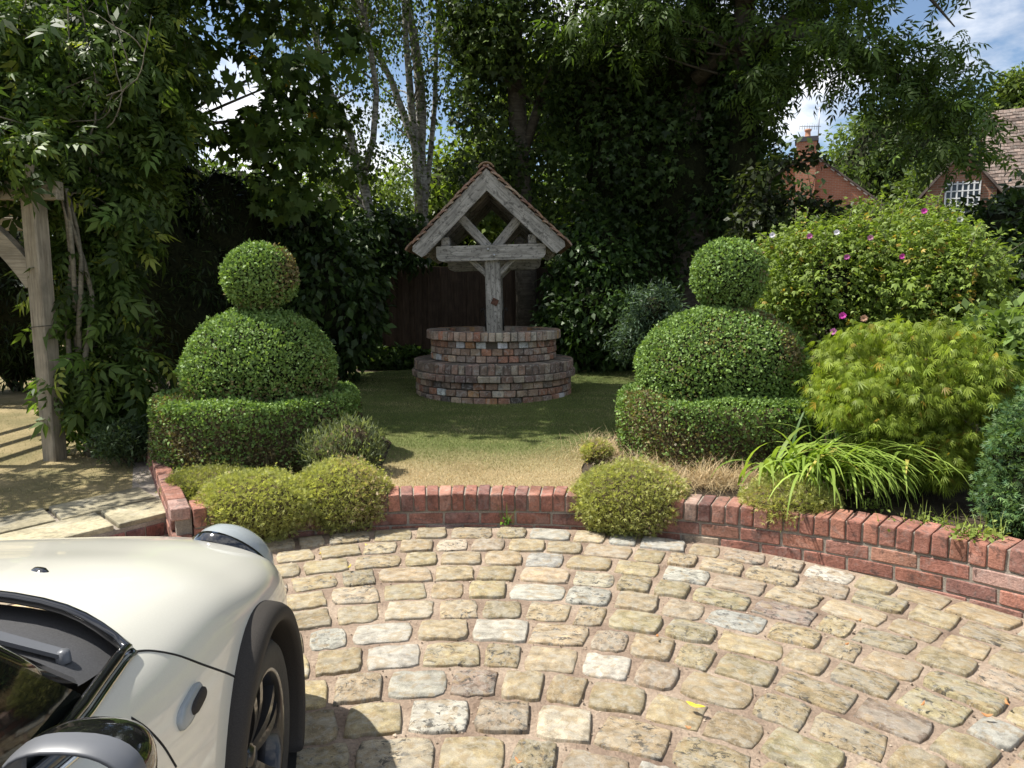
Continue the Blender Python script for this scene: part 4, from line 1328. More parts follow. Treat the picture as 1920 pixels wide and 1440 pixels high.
mb = MB()
for k in range(5):
    pass
mb.tube([(0.0 + 0.098 * math.cos(a), 0.098 * math.sin(a) - 0.0, 1.13 + 0.01 * math.cos(a)) for a in np.linspace(0, 6.28, 18)], 0.003, 5)
mb.build('tie_wire', M_iron, perg)

wist = thing('wisteria', 'wisteria with feathery leaves and twining shoots covering the pergola', 'climber', (PX + 0.25, PY + 0.5, 0.118))
WE = [(E_(110, 170, 6.9, 190, 150, 0.8), 330), (E_(40, 60, 7.6, 230, 160, 0.9), 200), (E_(250, 210, 7.3, 80, 150, 0.5), 150), (E_(190, 400, 6.6, 70, 75, 0.35), 90), (E_(180, 540, 6.35, 45, 100, 0.22), 70), (E_(195, 720, 6.2, 62, 75, 0.22), 80),
      (E_(40, 290, 6.0, 80, 35, 0.3), 60), (E_(60, -160, 8.0, 240, 150, 0.9), 140), (E_(270, 60, 7.6, 80, 120, .5), 90), (((-5.0, 5.2, 2.9), (1.0, .5, .45)), 80)]  # the last clump sits out of view, added to shade the side lawn
cs = np.concatenate([in_ellipsoid(k, e[0], e[1], 0.45) for e, k in WE])
leaf_obj('foliage', [clumps(cs, 0.26, 5, T_WIST, 0.25, (0.04, 0.075, 0.016), (0.10, 0.15, 0.03), 0.7, 0.5, 0.9, 0.3, (0.24, 0.28, 0.05), 0.06)], M_leaf, wist)
mb = MB(); l = Vector(wist.location)
for k in range(4):
    p = [Vector((PX + 0.13 + .04 * k + .05 * math.sin(i * 1.1 + k), PY + 0.16 + .06 * math.cos(i * 1.2 + k * 2), 0.12 + 0.28 * i)) for i in range(9)]
    p += [Vector((PX - .3 - .5 * k, PY + .6 + .4 * k, 2.62))]
    mb.tube([q - l for q in p], taper(10, 0.028, 0.014), 7)
for c in cs[::9]:
    A = Vector((PX + random.uniform(-1.5, .2), PY + random.uniform(.3, 1.5), random.uniform(2.4, 2.7))) if c[2] > 2.2 else Vector((PX + .15, PY + .2, c[2] + .1))
    mb.tube([q - l for q in limb(A, Vector(c), 0.1, 6, 0.4)], taper(6, 0.010, 0.004), 5)
for px, py, ang, s in ((150, 110, 2.2, 1), (200, 180, .4, 1), (60, 70, 2.8, .8), (240, 120, 1.3, .9), (130, 230, .2, .8), (160, 60, 1.6, 1), (30, 40, 1.1, .9), (200, 240, .9, .9), (265, 90, 1.9, .8)):
    A = on_y(px, py, 6.3); pts = []
    d = ang; p = A.copy()
    for i in range(12):
        pts.append(p - l); d += 0.16 * math.sin(i * .7 + px) + 0.09
        p = p + Vector((math.cos(d) * .075 * s, random.uniform(-.03, .03), math.sin(d) * .075 * s))
    mb.tube(pts, taper(12, 0.006, 0.003), 5)
mb.build('twining_stems', M_vine, wist)

# ================================================================== TREES AND SHRUBS BEHIND
def px_path(pts, Y0, Y1=None):
    Y1 = Y0 if Y1 is None else Y1
    n = len(pts)
    return [on_y(x, y, Y0 + (Y1 - Y0) * i / max(1, n - 1)) for i, (x, y) in enumerate(pts)]
def tree(name, label, trunks, ells, nc, per, T, size, ca, cb, mat=M_leaf, bark=M_bark, base_z=0.15, cr=0.4, droop=0.4, flat=0.6, lo=0.5, limbs=30, lr=0.03, extra=None, pe=0.0, cvar=0.25, upn=0.8, cat='tree', group=None, corefac=0.0):
    """trunks: list of (points, radii); ells: list of ((centre), (radii)); limbs join clumps to the nearest trunk point"""
    b = trunks[0][0][0]
    t = thing(name, label, cat, (b[0], b[1], base_z), group)
    l = Vector(t.location)
    mb = MB()
    for pts, rad in trunks:
        mb.tube([Vector(p) - l for p in pts], rad, 10)
    mb.build('trunk', bark, t)
    tot = sum((r[0] * r[1] * r[2]) ** (2 / 3) for _, r in ells)
    cs = np.concatenate([in_ellipsoid(max(3, int(nc * (r[0] * r[1] * r[2]) ** (2 / 3) / tot)), c, r, lo) for c, r in ells])
    cs = cs[cs[:, 2] > base_z + 0.15]
    leaf_obj('crown', [clumps(cs, cr, per, T, size, ca, cb, flat, droop, upn, cvar, extra, pe)], mat, t)
    tp = [Vector(p) for pts, _ in trunks for p in pts]
    tr = [r for _, rad in trunks for r in (rad if hasattr(rad, '__len__') else [rad])]
    mb = MB()
    for i in rng.choice(len(cs), min(limbs, len(cs)), replace=False):
        c = Vector(cs[i])
        j = min(range(len(tp)), key=lambda k: (tp[k] - c).length + max(0, tp[k].z - c.z + 0.3) * 1.5)
        r0 = min(lr, tr[j] * 0.6)
        mb.tube([q - l for q in limb(tp[j], c, 0.12 * (tp[j] - c).length * 0.5, 8, 0.18)], taper(8, r0, r0 * 0.18), 6)
    mb.build('limbs', bark, t)['kind'] = 'stuff'
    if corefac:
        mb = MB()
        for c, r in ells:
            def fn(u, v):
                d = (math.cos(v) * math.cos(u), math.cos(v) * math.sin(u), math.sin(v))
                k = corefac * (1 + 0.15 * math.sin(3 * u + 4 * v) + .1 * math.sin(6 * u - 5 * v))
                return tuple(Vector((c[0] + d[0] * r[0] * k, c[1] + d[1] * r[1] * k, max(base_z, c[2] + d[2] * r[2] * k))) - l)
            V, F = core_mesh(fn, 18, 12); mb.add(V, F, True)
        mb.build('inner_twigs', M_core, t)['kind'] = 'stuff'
    return t

# tulip tree with large lobed leaves between the pergola and the birches
tx = -5.0
tree('tulip_tree', 'broad tree with large lobed leaves reaching over from beside the pergola', [([(tx, 9.2, 0.1), (tx + .05, 9.2, 1.5), (tx + .2, 9.15, 3.2), (tx + .35, 9.1, 5.2), (tx + .4, 9.0, 7.5)], [0.17, 0.14, 0.12, 0.09, 0.04])],
     [E_(480, 190, 8.6, 140, 130, 0.8), E_(380, 30, 9.0, 110, 90, 0.8), E_(540, 300, 8.9, 110, 110, 0.7), E_(600, 60, 9.2, 90, 150, .8), ((-3.4, 8.3, 6.0), (1.9, 1.4, 1.2)), ((-3.3, 7.45, 5.6), (1.3, .8, .7)), ((-2.3, 7.7, 6.7), (1.3, .9, .7)), ((-2.4, 8.9, 6.6), (1.5, 1.3, 1.0)), ((-4.6, 8.8, 7.4), (2.0, 1.7, 1.4)), ((-5.3, 9.6, 4.4), (1.2, 1.0, 1.6))],  # high crowns out of view, shaped to shade the lawn and well
     470, 17, T_LOBE, 0.135, (0.042, 0.075, 0.018), (0.09, 0.14, 0.03), cr=0.36, droop=0.6, limbs=40, extra=(0.30, 0.20, 0.03), pe=0.012)

BIA, BIB = (0.055, 0.085, 0.022), (0.12, 0.17, 0.04)
YB = 12.2
tree('birch_tree', 'leaning birch with a slender grey trunk behind the lobed-leaf tree',
     [(px_path([(704, 690), (702, 560), (698, 471), (693, 400), (680, 336), (666, 294), (655, 248), (625, 190), (600, 120), (580, 0), (560, -160)], YB - .6), [0.10, .095, .09, .085, .08, .075, .07, .06, .05, .045, .03]),
      (px_path([(680, 336), (700, 260), (706, 170), (690, 60), (660, -100)], YB - .6), [.06, .05, .045, .04, .03])],
     [E_(600, 130, YB - .8, 95, 170, 1.0), E_(640, 300, YB - .8, 70, 80, .7), E_(570, -120, YB - .8, 120, 160, 1.2), E_(680, 60, YB - .4, 50, 130, .8)],
     230, 46, T_OVAL, 0.062, BIA, BIB, bark=M_birch, cr=0.30, droop=1.0, flat=1.25, lo=0.2, limbs=60, lr=0.022)
tree('birch_tree', 'many-stemmed white birch standing behind the gabled well roof',
     [(px_path([(795, 690), (793, 480), (789, 330), (787, 283), (790, 212), (786, 142), (776, 71), (762, 0), (750, -180)], YB + .9), [.13, .12, .115, .105, .095, .09, .08, .07, .04]),
      (px_path([(790, 480), (783, 340), (779, 276), (771, 198), (767, 142), (760, 60), (752, -120)], YB + .75), [.08, .075, .07, .065, .06, .05, .03]),
      (px_path([(786, 400), (778, 276), (751, 198), (733, 149), (709, 103), (684, 64), (655, 25), (610, -40)], YB + .6), [.07, .065, .06, .055, .05, .045, .04, .03]),
      (px_path([(792, 420), (806, 300), (815, 200), (818, 80), (830, -80)], YB + 1.0), [.06, .05, .045, .04, .03])],
     [E_(770, 110, YB + .8, 75, 180, 1.0), E_(830, 40, YB + .8, 60, 160, .9), E_(740, -150, YB + .8, 170, 160, 1.4), E_(690, 10, YB + .5, 60, 60, .7), E_(760, 330, YB + .8, 60, 70, .6)],
     260, 46, T_OVAL, 0.062, BIA, BIB, bark=M_birch, cr=0.30, droop=1.0, flat=1.25, lo=0.2, limbs=70, lr=0.022)

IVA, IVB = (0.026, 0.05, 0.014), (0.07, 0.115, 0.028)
YI = 11.6
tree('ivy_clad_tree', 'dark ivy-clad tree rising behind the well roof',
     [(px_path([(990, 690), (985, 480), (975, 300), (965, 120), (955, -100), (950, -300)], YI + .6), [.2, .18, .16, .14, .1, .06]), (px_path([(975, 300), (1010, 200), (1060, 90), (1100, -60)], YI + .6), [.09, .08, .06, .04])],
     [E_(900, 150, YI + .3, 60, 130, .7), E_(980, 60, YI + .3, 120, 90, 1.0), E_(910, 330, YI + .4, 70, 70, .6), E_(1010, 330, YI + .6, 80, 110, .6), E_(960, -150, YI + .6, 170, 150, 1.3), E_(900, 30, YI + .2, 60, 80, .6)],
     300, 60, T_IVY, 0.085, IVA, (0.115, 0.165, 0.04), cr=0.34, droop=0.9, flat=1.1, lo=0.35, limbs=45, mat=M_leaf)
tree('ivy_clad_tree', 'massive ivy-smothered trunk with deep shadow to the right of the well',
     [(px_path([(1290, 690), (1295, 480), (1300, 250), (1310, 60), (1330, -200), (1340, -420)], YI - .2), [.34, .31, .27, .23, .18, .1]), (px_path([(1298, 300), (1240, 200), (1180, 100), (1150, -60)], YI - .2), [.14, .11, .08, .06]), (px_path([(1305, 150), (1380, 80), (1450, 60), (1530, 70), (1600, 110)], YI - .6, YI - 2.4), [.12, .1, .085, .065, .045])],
     [E_(1290, 330, YI - .2, 130, 170, .75), E_(1180, 300, YI, 110, 150, .7), E_(1370, 330, YI - .1, 85, 170, .6), E_(1395, 260, 10.5, 40, 190, .35), E_(1250, 120, YI, 160, 130, .9), E_(1120, 180, YI + .3, 90, 130, .7), E_(1400, 130, YI - .4, 80, 100, .7), ((2.0, 11.2, 8.2), (1.8, 1.4, 1.5)), ((2.9, 10.8, 8.4), (1.6, 1.4, 1.3))],  # last two high crowns, out of view, added to shade foliage below
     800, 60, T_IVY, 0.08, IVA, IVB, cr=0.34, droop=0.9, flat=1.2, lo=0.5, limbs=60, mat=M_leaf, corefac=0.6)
tree('ash_tree', 'ash with long feathery leaves sweeping out over the rose bush',
     [(px_path([(1400, 640), (1395, 400), (1390, 150), (1400, -60), (1420, -300)], 10.6), [.2, .18, .16, .13, .08]), (px_path([(1392, 100), (1470, 40), (1560, 60), (1650, 120), (1740, 190), (1800, 260)], 10.4, 8.8), [.11, .09, .07, .05, .03, .008]), (px_path([(1396, 0), (1520, -60), (1630, -60), (1730, -20), (1790, 50)], 10.4, 9.0), [.09, .07, .05, .028, .007])],
     [E_(1480, 70, 9.8, 85, 75, .6), E_(1590, 95, 9.2, 85, 55, .5), E_(1680, 130, 9.2, 75, 70, .5), E_(1760, 215, 8.9, 65, 65, .45), E_(1800, 90, 9.0, 40, 45, .35), E_(1815, 240, 8.8, 50, 60, .35), E_(1720, 270, 8.8, 50, 25, .3), E_(1600, -90, 10.0, 230, 90, 1.4), E_(1200, 30, 10.6, 150, 70, .8), E_(1420, 180, 9.8, 40, 45, .4), E_(1300, -150, 10.8, 250, 150, 1.2), ((3.2, 9.6, 7.6), (1.9, 1.5, 1.2))],  # topmost crown above the frame is added to keep the sprays shaded
     460, 17, T_ASH, 0.25, (0.045, 0.08, 0.018), (0.11, 0.17, 0.034), cr=0.27, droop=0.45, flat=0.7, lo=0.3, limbs=70, lr=0.02)

# shrubs against the fence
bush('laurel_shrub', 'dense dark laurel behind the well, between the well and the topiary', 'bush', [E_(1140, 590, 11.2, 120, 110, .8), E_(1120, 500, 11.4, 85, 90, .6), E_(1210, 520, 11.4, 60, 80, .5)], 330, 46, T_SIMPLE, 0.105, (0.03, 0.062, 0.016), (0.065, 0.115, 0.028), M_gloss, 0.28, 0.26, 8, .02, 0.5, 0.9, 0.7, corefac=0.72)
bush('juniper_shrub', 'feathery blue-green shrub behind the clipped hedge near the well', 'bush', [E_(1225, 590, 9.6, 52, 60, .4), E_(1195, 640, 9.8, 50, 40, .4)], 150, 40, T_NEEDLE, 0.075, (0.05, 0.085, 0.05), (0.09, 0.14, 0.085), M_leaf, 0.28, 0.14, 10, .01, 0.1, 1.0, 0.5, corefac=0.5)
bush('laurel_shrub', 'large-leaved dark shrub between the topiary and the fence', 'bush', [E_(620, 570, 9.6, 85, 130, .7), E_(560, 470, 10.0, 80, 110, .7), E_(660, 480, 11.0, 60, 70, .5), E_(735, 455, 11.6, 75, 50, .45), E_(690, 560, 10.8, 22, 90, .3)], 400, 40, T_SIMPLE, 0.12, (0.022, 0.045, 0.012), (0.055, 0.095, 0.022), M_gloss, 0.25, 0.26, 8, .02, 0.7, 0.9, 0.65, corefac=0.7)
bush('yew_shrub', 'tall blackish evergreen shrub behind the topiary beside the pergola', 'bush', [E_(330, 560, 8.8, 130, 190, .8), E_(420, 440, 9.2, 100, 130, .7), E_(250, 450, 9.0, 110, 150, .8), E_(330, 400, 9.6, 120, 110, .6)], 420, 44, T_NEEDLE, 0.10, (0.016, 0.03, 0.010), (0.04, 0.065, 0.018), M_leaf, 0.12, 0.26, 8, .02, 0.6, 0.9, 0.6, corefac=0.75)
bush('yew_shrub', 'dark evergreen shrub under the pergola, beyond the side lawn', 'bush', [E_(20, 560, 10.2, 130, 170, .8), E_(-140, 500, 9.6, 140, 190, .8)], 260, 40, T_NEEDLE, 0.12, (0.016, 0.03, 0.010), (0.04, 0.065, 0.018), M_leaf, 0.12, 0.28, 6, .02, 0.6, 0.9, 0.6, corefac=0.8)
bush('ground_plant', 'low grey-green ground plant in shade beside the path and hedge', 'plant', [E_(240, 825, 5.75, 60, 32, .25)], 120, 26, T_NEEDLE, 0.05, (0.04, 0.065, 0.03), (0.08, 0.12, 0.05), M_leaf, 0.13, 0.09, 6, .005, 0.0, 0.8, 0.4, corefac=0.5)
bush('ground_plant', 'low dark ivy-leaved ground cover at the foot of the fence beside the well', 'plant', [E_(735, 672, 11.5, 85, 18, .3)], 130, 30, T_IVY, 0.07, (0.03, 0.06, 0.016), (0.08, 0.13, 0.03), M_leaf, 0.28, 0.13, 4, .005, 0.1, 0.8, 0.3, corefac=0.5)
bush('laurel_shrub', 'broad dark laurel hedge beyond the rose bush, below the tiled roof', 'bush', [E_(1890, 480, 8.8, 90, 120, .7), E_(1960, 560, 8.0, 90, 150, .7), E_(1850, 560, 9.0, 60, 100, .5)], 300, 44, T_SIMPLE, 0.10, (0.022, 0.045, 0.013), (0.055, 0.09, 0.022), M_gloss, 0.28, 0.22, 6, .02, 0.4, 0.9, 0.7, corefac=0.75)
bush('flowering_shrub', 'loose pale green shrub with soft leaves beside the maple', 'bush', [E_(1880, 640, 5.0, 70, 60, .35), E_(1930, 720, 4.7, 70, 90, .35)], 150, 18, T_SIMPLE, 0.075, (0.10, 0.16, 0.04), (0.19, 0.26, 0.075), M_leaf, 0.25, 0.13, 14, .006, 0.1, 0.9, 0.5, corefac=0.4)
# dark-leaved beech sprays in front of the far gable
tree('beech_tree', 'young dark-leaved beech with a drooping spray in front of the far chimney', [(px_path([(1405, 640), (1412, 520), (1425, 430), (1440, 360), (1450, 300)], 9.4), [.05, .045, .035, .025, .012]), (px_path([(1425, 400), (1470, 375), (1520, 380), (1570, 400)], 9.4), [.02, .015, .01, .005]), (px_path([(1440, 340), (1480, 310), (1530, 300), (1555, 290)], 9.4), [.018, .013, .009, .005])],
     [E_(1495, 385, 9.4, 70, 20, .2), E_(1495, 298, 9.4, 50, 12, .18), E_(1410, 380, 9.4, 35, 80, .3), E_(1440, 450, 9.4, 50, 30, .3)], 90, 20, T_OVAL, 0.085, (0.022, 0.028, 0.012), (0.05, 0.07, 0.022), cr=0.15, droop=0.4, flat=0.5, lo=0.2, limbs=40, lr=0.008)

# sunlit trees beyond the fence that show through the gaps
FA, FB = (0.085, 0.13, 0.022), (0.19, 0.25, 0.045)
def far_tree(name, label, px, py, Y, wpx, hpx, ry, nc, per, size, ca=FA, cb=FB, cr=0.9, base=0.0, group=None, lo=0.6, corefac=0.5):
    c, r = E_(px, py, Y, wpx, hpx, ry)
    tr_ = [((c[0], c[1], base), (c[0] + .1, c[1], c[2] * .5), (c[0], c[1], c[2]), (c[0] + .2, c[1], c[2] + r[2] * .7))]
    rb = max(.08, r[0] * .06)
    E2 = [(c, r)] + [((c[0] + rng.uniform(-.5, .5) * r[0], c[1] + rng.uniform(-.5, .3) * r[1], c[2] + rng.uniform(-.5, .5) * r[2]), tuple(0.55 * k for k in r)) for _ in range(5)]
    return tree(name, label, [(tr_[0], [rb, rb * .8, rb * .5, rb * .2])], E2, nc, per, T_SIMPLE, size, ca, cb, base_z=base, cr=cr, droop=0.2, flat=0.65, lo=lo, limbs=14, lr=rb * .4, group=group, corefac=corefac, cvar=0.2)
far_tree('hazel_tree', 'sunlit yellow-green tree glimpsed between the birch stems', 640, 430, 15.5, 120, 120, 1.4, 150, 50, .15, cr=.5)
far_tree('hazel_tree', 'sunlit yellow-green tree glimpsed behind the many-stemmed birch', 850, 400, 16.5, 110, 150, 1.5, 170, 50, .15, cr=.5)
far_tree('hazel_tree', 'light green tree beyond the ivy-clad trees', 1060, 200, 18, 170, 170, 1.6, 190, 45, .16, cr=.6)
far_tree('lime_tree', 'tall green tree beyond the lobed-leaf tree', 430, 400, 17, 160, 100, 1.6, 190, 45, .16, (.05, .085, .02), (.12, .17, .035), cr=.6)
far_tree('lime_tree', 'tall green tree far behind the pergola', 120, 330, 17, 230, 150, 1.8, 220, 45, .17, (.04, .07, .018), (.10, .14, .03), cr=.7)
far_tree('lime_tree', 'green tree filling the gap left of the birches, farther away', 560, 500, 22, 240, 130, 2.0, 180, 45, .2, (.05, .085, .02), (.12, .17, .035), cr=.8)
far_tree('lime_tree', 'dense green tree far behind the well roof', 950, 480, 22, 260, 140, 2.0, 180, 45, .2, (.04, .07, .018), (.10, .15, .03), cr=.8)
far_tree('lime_tree', 'dark tree far behind the ivy-smothered trunk', 1250, 430, 20, 210, 180, 1.8, 180, 45, .18, (.03, .055, .015), (.07, .11, .025), cr=.8)
far_tree('lime_tree', 'shadowy green tree just beyond the fence, behind the laurel', 1110, 400, 14.5, 130, 110, 1.2, 150, 45, .15, (.03, .055, .015), (.07, .11, .025), cr=.5)
far_tree('oak_tree', 'large round oak beyond the brick gable', 1690, 330, 42, 150, 135, 4.0, 420, 60, .30, (.05, .085, .022), (.12, .165, .045), cr=1.1, base=-.05, lo=.75, corefac=.75)
far_tree('oak_tree', 'smaller oak beside the tiled roof, at the foot of the large oak', 1790, 370, 36, 90, 80, 2.6, 220, 60, .26, (.05, .085, .022), (.13, .175, .045), cr=.9, base=-.05, lo=.75, corefac=.75)
far_tree('oak_tree', 'distant pale green tree above the tiled roof', 1930, 210, 46, 80, 65, 3.0, 190, 60, .32, (.07, .11, .025), (.16, .21, .05), cr=1.1, base=-.05, lo=.7, corefac=.7)
far_tree('hedgerow_shrub', 'mid green shrub in front of the brick gable, above the rose bush', 1600, 415, 19, 130, 28, 1.2, 110, 40, .12, (.07, .11, .025), (.15, .20, .045), cr=.35, base=.3, corefac=.6)
far_tree('hedgerow_shrub', 'dark shrub below the brick gable beside the ivy-smothered trunk', 1450, 450, 17, 90, 60, 1.2, 110, 40, .12, (.03, .055, .015), (.08, .115, .03), cr=.35, base=.3, corefac=.6)
far_tree('hedgerow_shrub', 'leafy shrub in front of the half-timbered gable', 1750, 440, 16, 110, 60, 1.0, 110, 40, .11, (.05, .085, .02), (.12, .16, .04), cr=.35, base=.3, corefac=.6)
far_tree('hedgerow_shrub', 'leafy shrub against the wall under the tiled roof', 1900, 420, 15, 60, 50, .9, 90, 40, .11, (.05, .085, .02), (.11, .15, .035), cr=.3, base=.3, corefac=.6)

# ---- fence
FY = 12.35
fence = thing('board_fence', 'dark brown close-board fence behind the well and shrubs', 'fence', (0, FY, 0.25))
FBM = [bevel_box_mesh('board', (1.72, 0.118, 0.016), 0.002, M_fence, 0.003) for _ in range(5)]
nb = 92
for i in range(nb):
    x = -5.2 + 0.112 * i
    M = Matrix.Translation((x, random.uniform(-.004, .004) + (0.008 if i % 2 else -.008), 0.86)) @ Matrix.Rotation(R(90), 4, 'Y') @ Matrix.Rotation(R(90), 4, 'X')
    M = Matrix.Translation((x, (0.009 if i % 2 else -.009), 0.86 + random.uniform(-.008, .008))) @ Matrix(((0, 1, 0, 0), (0, 0, 1, 0), (1, 0, 0, 0), (0, 0, 0, 1)))
    link('board', random.choice(FBM), fence, M)
PM = bevel_box_mesh('fence_post', (1.9, 0.1, 0.1), 0.006, M_fence)
for i in range(5):
    link('fence_post', PM, fence, Matrix.Translation((-5.25 + 2.6 * i, 0.085, 0.93)) @ Matrix.Rotation(R(90), 4, 'Y'))
for z in (0.3, 0.9, 1.5):
    me = bevel_box_mesh('rail', (10.4, 0.04, 0.08), 0.004, M_fence)
    link('rail', me, fence, Matrix.Translation((-0.05, 0.05, z)))

# ================================================================== FAR HOUSES
def brick_wall_mat(name, c1, c2, mort, sc=1.0):
    m, nt, bs, out = new_mat(name)
    v = coords(nt, 'Object', (1, 1, 1))
    sep = nt.nodes.new('ShaderNodeSeparateXYZ'); nt.links.new(v, sep.inputs[0])
    com = nt.nodes.new('ShaderNodeCombineXYZ'); nt.links.new(sep.outputs['X'], com.inputs[0]); nt.links.new(sep.outputs['Z'], com.inputs[1])
    b = nt.nodes.new('ShaderNodeTexBrick')
    b.inputs['Color1'].default_value = (*c1, 1); b.inputs['Color2'].default_value = (*c2, 1); b.inputs['Mortar'].default_value = (*mort, 1)
    b.inputs['Scale'].default_value = 1.0; b.inputs['Brick Width'].default_value = 0.225; b.inputs['Row Height'].default_value = 0.075; b.inputs['Mortar Size'].default_value = 0.008
    nt.links.new(com.outputs[0], b.inputs['Vector'])
    n = noise(nt, v, 1.3, 5)
    c = mixc(nt, 0.6, b.outputs['Color'], ramp(nt, n, [(0.3, .75), (.7, 1.15)]), 'MULTIPLY')
    nt.links.new(c, bs.inputs['Base Color']); bs.inputs['Roughness'].default_value = 0.9
    bump(nt, bs, b.outputs['Fac'], -0.3, 0.01)
    return m
M_house = brick_wall_mat('house_brick', (0.42, 0.165, 0.085), (0.35, 0.13, 0.07), (0.36, 0.27, 0.2))
M_house2 = brick_wall_mat('house_brick_pale', (0.36, 0.17, 0.10), (0.30, 0.14, 0.085), (0.34, 0.27, 0.2))
M_rooft = plain('roof_tile_brown', (0.115, 0.088, 0.072), 0.85, nscale=6, namt=0.25)
M_tilefar = masonry('roof_tile_far', True, 0.15, 0.2, sc=8)
M_verge = plain('verge_mortar', (0.30, 0.27, 0.23), 0.9)
M_bluebrick = plain('blue_brick', (0.06, 0.06, 0.07), 0.8)
M_pot = plain('clay_pot', (0.45, 0.22, 0.13), 0.8, nscale=10)
M_alu = plain('aluminium', (0.30, 0.30, 0.31), 0.4, 0.8)
M_white = plain('white_paint', (0.72, 0.72, 0.70), 0.5)
M_paneglass = plain('window_glass', (0.02, 0.025, 0.03), 0.05, 0, 0.6)

Yh = 33.0
apx = on_y(1514, 283, Yh)
hr = thing('brick_house', 'red brick gabled house with a chimney seen past the ivy-smothered trunk', 'house', (apx.x, Yh, -0.05), rot=(0, 0, R(-22)))
za_ = apx.z + 0.05; hw_ = 3.75; ze_ = za_ - hw_ * 0.80
mb = MB()
V = [(-hw_, 0, 0), (hw_, 0, 0), (hw_, 0, ze_), (0, 0, za_), (-hw_, 0, ze_)]
V += [(x, 8.0, z) for x, y, z in V]
mb.add(V, [(0, 1, 2, 3, 4), (5, 9, 8, 7, 6), (1, 6, 7, 2), (0, 4, 9, 5)])
mb.build('wall', M_house, hr)
mb = MB()
for s in (-1, 1):
    e = hw_ + 0.30
    q = [(0, -0.10, za_ + 0.10), (s * e, -0.10, za_ + 0.10 - e * 0.80), (s * e, 8.1, za_ + 0.10 - e * 0.80), (0, 8.1, za_ + 0.10)]
    q2 = [(x, y, z - 0.09) for x, y, z in q]
    mb.add(q + q2, [(0, 1, 2, 3), (7, 6, 5, 4), (0, 4, 5, 1), (1, 5, 6, 2), (2, 6, 7, 3), (3, 7, 4, 0)])
roof_o = mb.build('roof', M_rooft, hr)
mb = MB()
for s in (-1, 1):
    for i in range(14):
        d = 0.25 + (hw_ + .1) * i / 14
        mb.box((s * d, -0.13, za_ - 0.06 - d * 0.8), (0.20, 0.05, 0.05), Matrix.Rotation(s * math.atan(.8), 4, 'Y'))
mb.build('verge_dentils', M_verge, roof_o)
cw = 0.86
mb = MB(); mb.box((-0.05, -0.22, za_ / 2 - .2), (cw, 0.44, za_ - .4)); mb.build('chimney_breast', M_house, hr)
ch_top = on_y(1517, 268, Yh).z + .05
mb = MB(); mb.box((-0.05, 0.0, (za_ - 0.8 + ch_top) / 2), (cw - .01, 0.9, ch_top - za_ + 0.8)); ch = mb.build('chimney', M_house, hr)
mb = MB(); mb.box((-0.05, 0.0, ch_top + 0.04), (cw + 0.12, 1.02, 0.10)); mb.box((-0.05, 0.0, ch_top + 0.14), (cw + 0.04, .94, 0.12)); mb.build('chimney_cap', M_bluebrick, ch)
mb = MB(); mb.lathe([(0.0, 0.0), (0.15, 0.0), (0.16, 0.05), (0.12, 0.1), (0.11, 0.28), (0.15, 0.32), (0.15, 0.38), (0.10, 0.40), (0.0, 0.40)], 14); mb.build('chimney_pot', M_pot, ch, Matrix.Translation((-0.02, 0, ch_top + 0.2)))
ant = thing('aerial', 'thin metal television aerial on a mast above the far chimney', 'aerial', (apx.x + .45, Yh, ch_top - 0.05))
mb = MB(); mb.tube([(0, 0, -0.3), (0, 0, 1.55)], 0.022, 6); mb.build('mast', M_alu, ant)
mb = MB(); mb.tube([(-0.85, 0, 0.72), (0.1, 0, 0.72)], 0.014, 5); mb.tube([(-0.2, -.2, 1.4), (0.75, .1, 1.62)], 0.014, 5); mb.build('boom', M_alu, ant)
mb = MB()
for i in range(8):
    mb.tube([(-0.85 + .11 * i, 0, 0.58), (-0.85 + .11 * i, 0, 0.86)], 0.009, 4)
    mb.tube([(-0.2 + .11 * i, -.2 + .035 * i, 1.28 + .025 * i), (-0.2 + .11 * i, -.2 + .035 * i, 1.52 + .025 * i)], 0.009, 4)
mb.build('elements', M_alu, ant)
mb = MB(); mb.lathe([(0.0, 0.0), (0.15, 0.02), (0.3, 0.08)], 16, Matrix.Rotation(R(70), 4, 'Y')); dsh = mb.build('satellite_dish', plain('dish_grey', (.06, .06, .065), .6), hr, Matrix.Translation((-0.75, -0.25, za_ - 0.35)))

Y2 = 24.0
ev = on_y(1862, 338, Y2); rg = on_y(1900, 232, Y2 + 3.0)
h2 = thing('tiled_house', 'brick cottage with a brown tiled roof and a white-barred gable at the right edge', 'house', (ev.x, Y2, -0.05), rot=(0, 0, R(-30)))
ez = ev.z + 0.05; rz = rg.z + .05 + .35
W2 = 9.0
mb = MB()
x0 = -0.1
mb.add([(x0, 0, 0), (W2, 0, 0), (W2, 0, ez), (x0, 0, ez), (x0, 6.4, 0), (W2, 6.4, 0), (W2, 6.4, ez), (x0, 6.4, ez), (x0, 3.2, rz), (W2, 3.2, rz)],
       [(0, 1, 2, 3), (4, 7, 6, 5), (0, 3, 8, 7, 4), (1, 5, 6, 9, 2)])
mb.build('wall', M_house2, h2)
mb = MB()
pitch2 = math.atan2(rz - ez, 3.2); ln2 = (3.2 + .35) / math.cos(pitch2)
q = [(x0 - .15, -0.35, ez - .35 * math.tan(pitch2)), (W2 + .2, -0.35, ez - .35 * math.tan(pitch2)), (W2 + .2, 3.2, rz), (x0 - .15, 3.2, rz), (W2 + .2, 6.75, ez - .35 * math.tan(pitch2)), (x0 - .15, 6.75, ez - .35 * math.tan(pitch2))]
mb.add(q, [(0, 1, 2, 3), (3, 2, 4, 5)])
r2 = mb.build('roof', M_rooft, h2)
mb = MB()
rows = 24
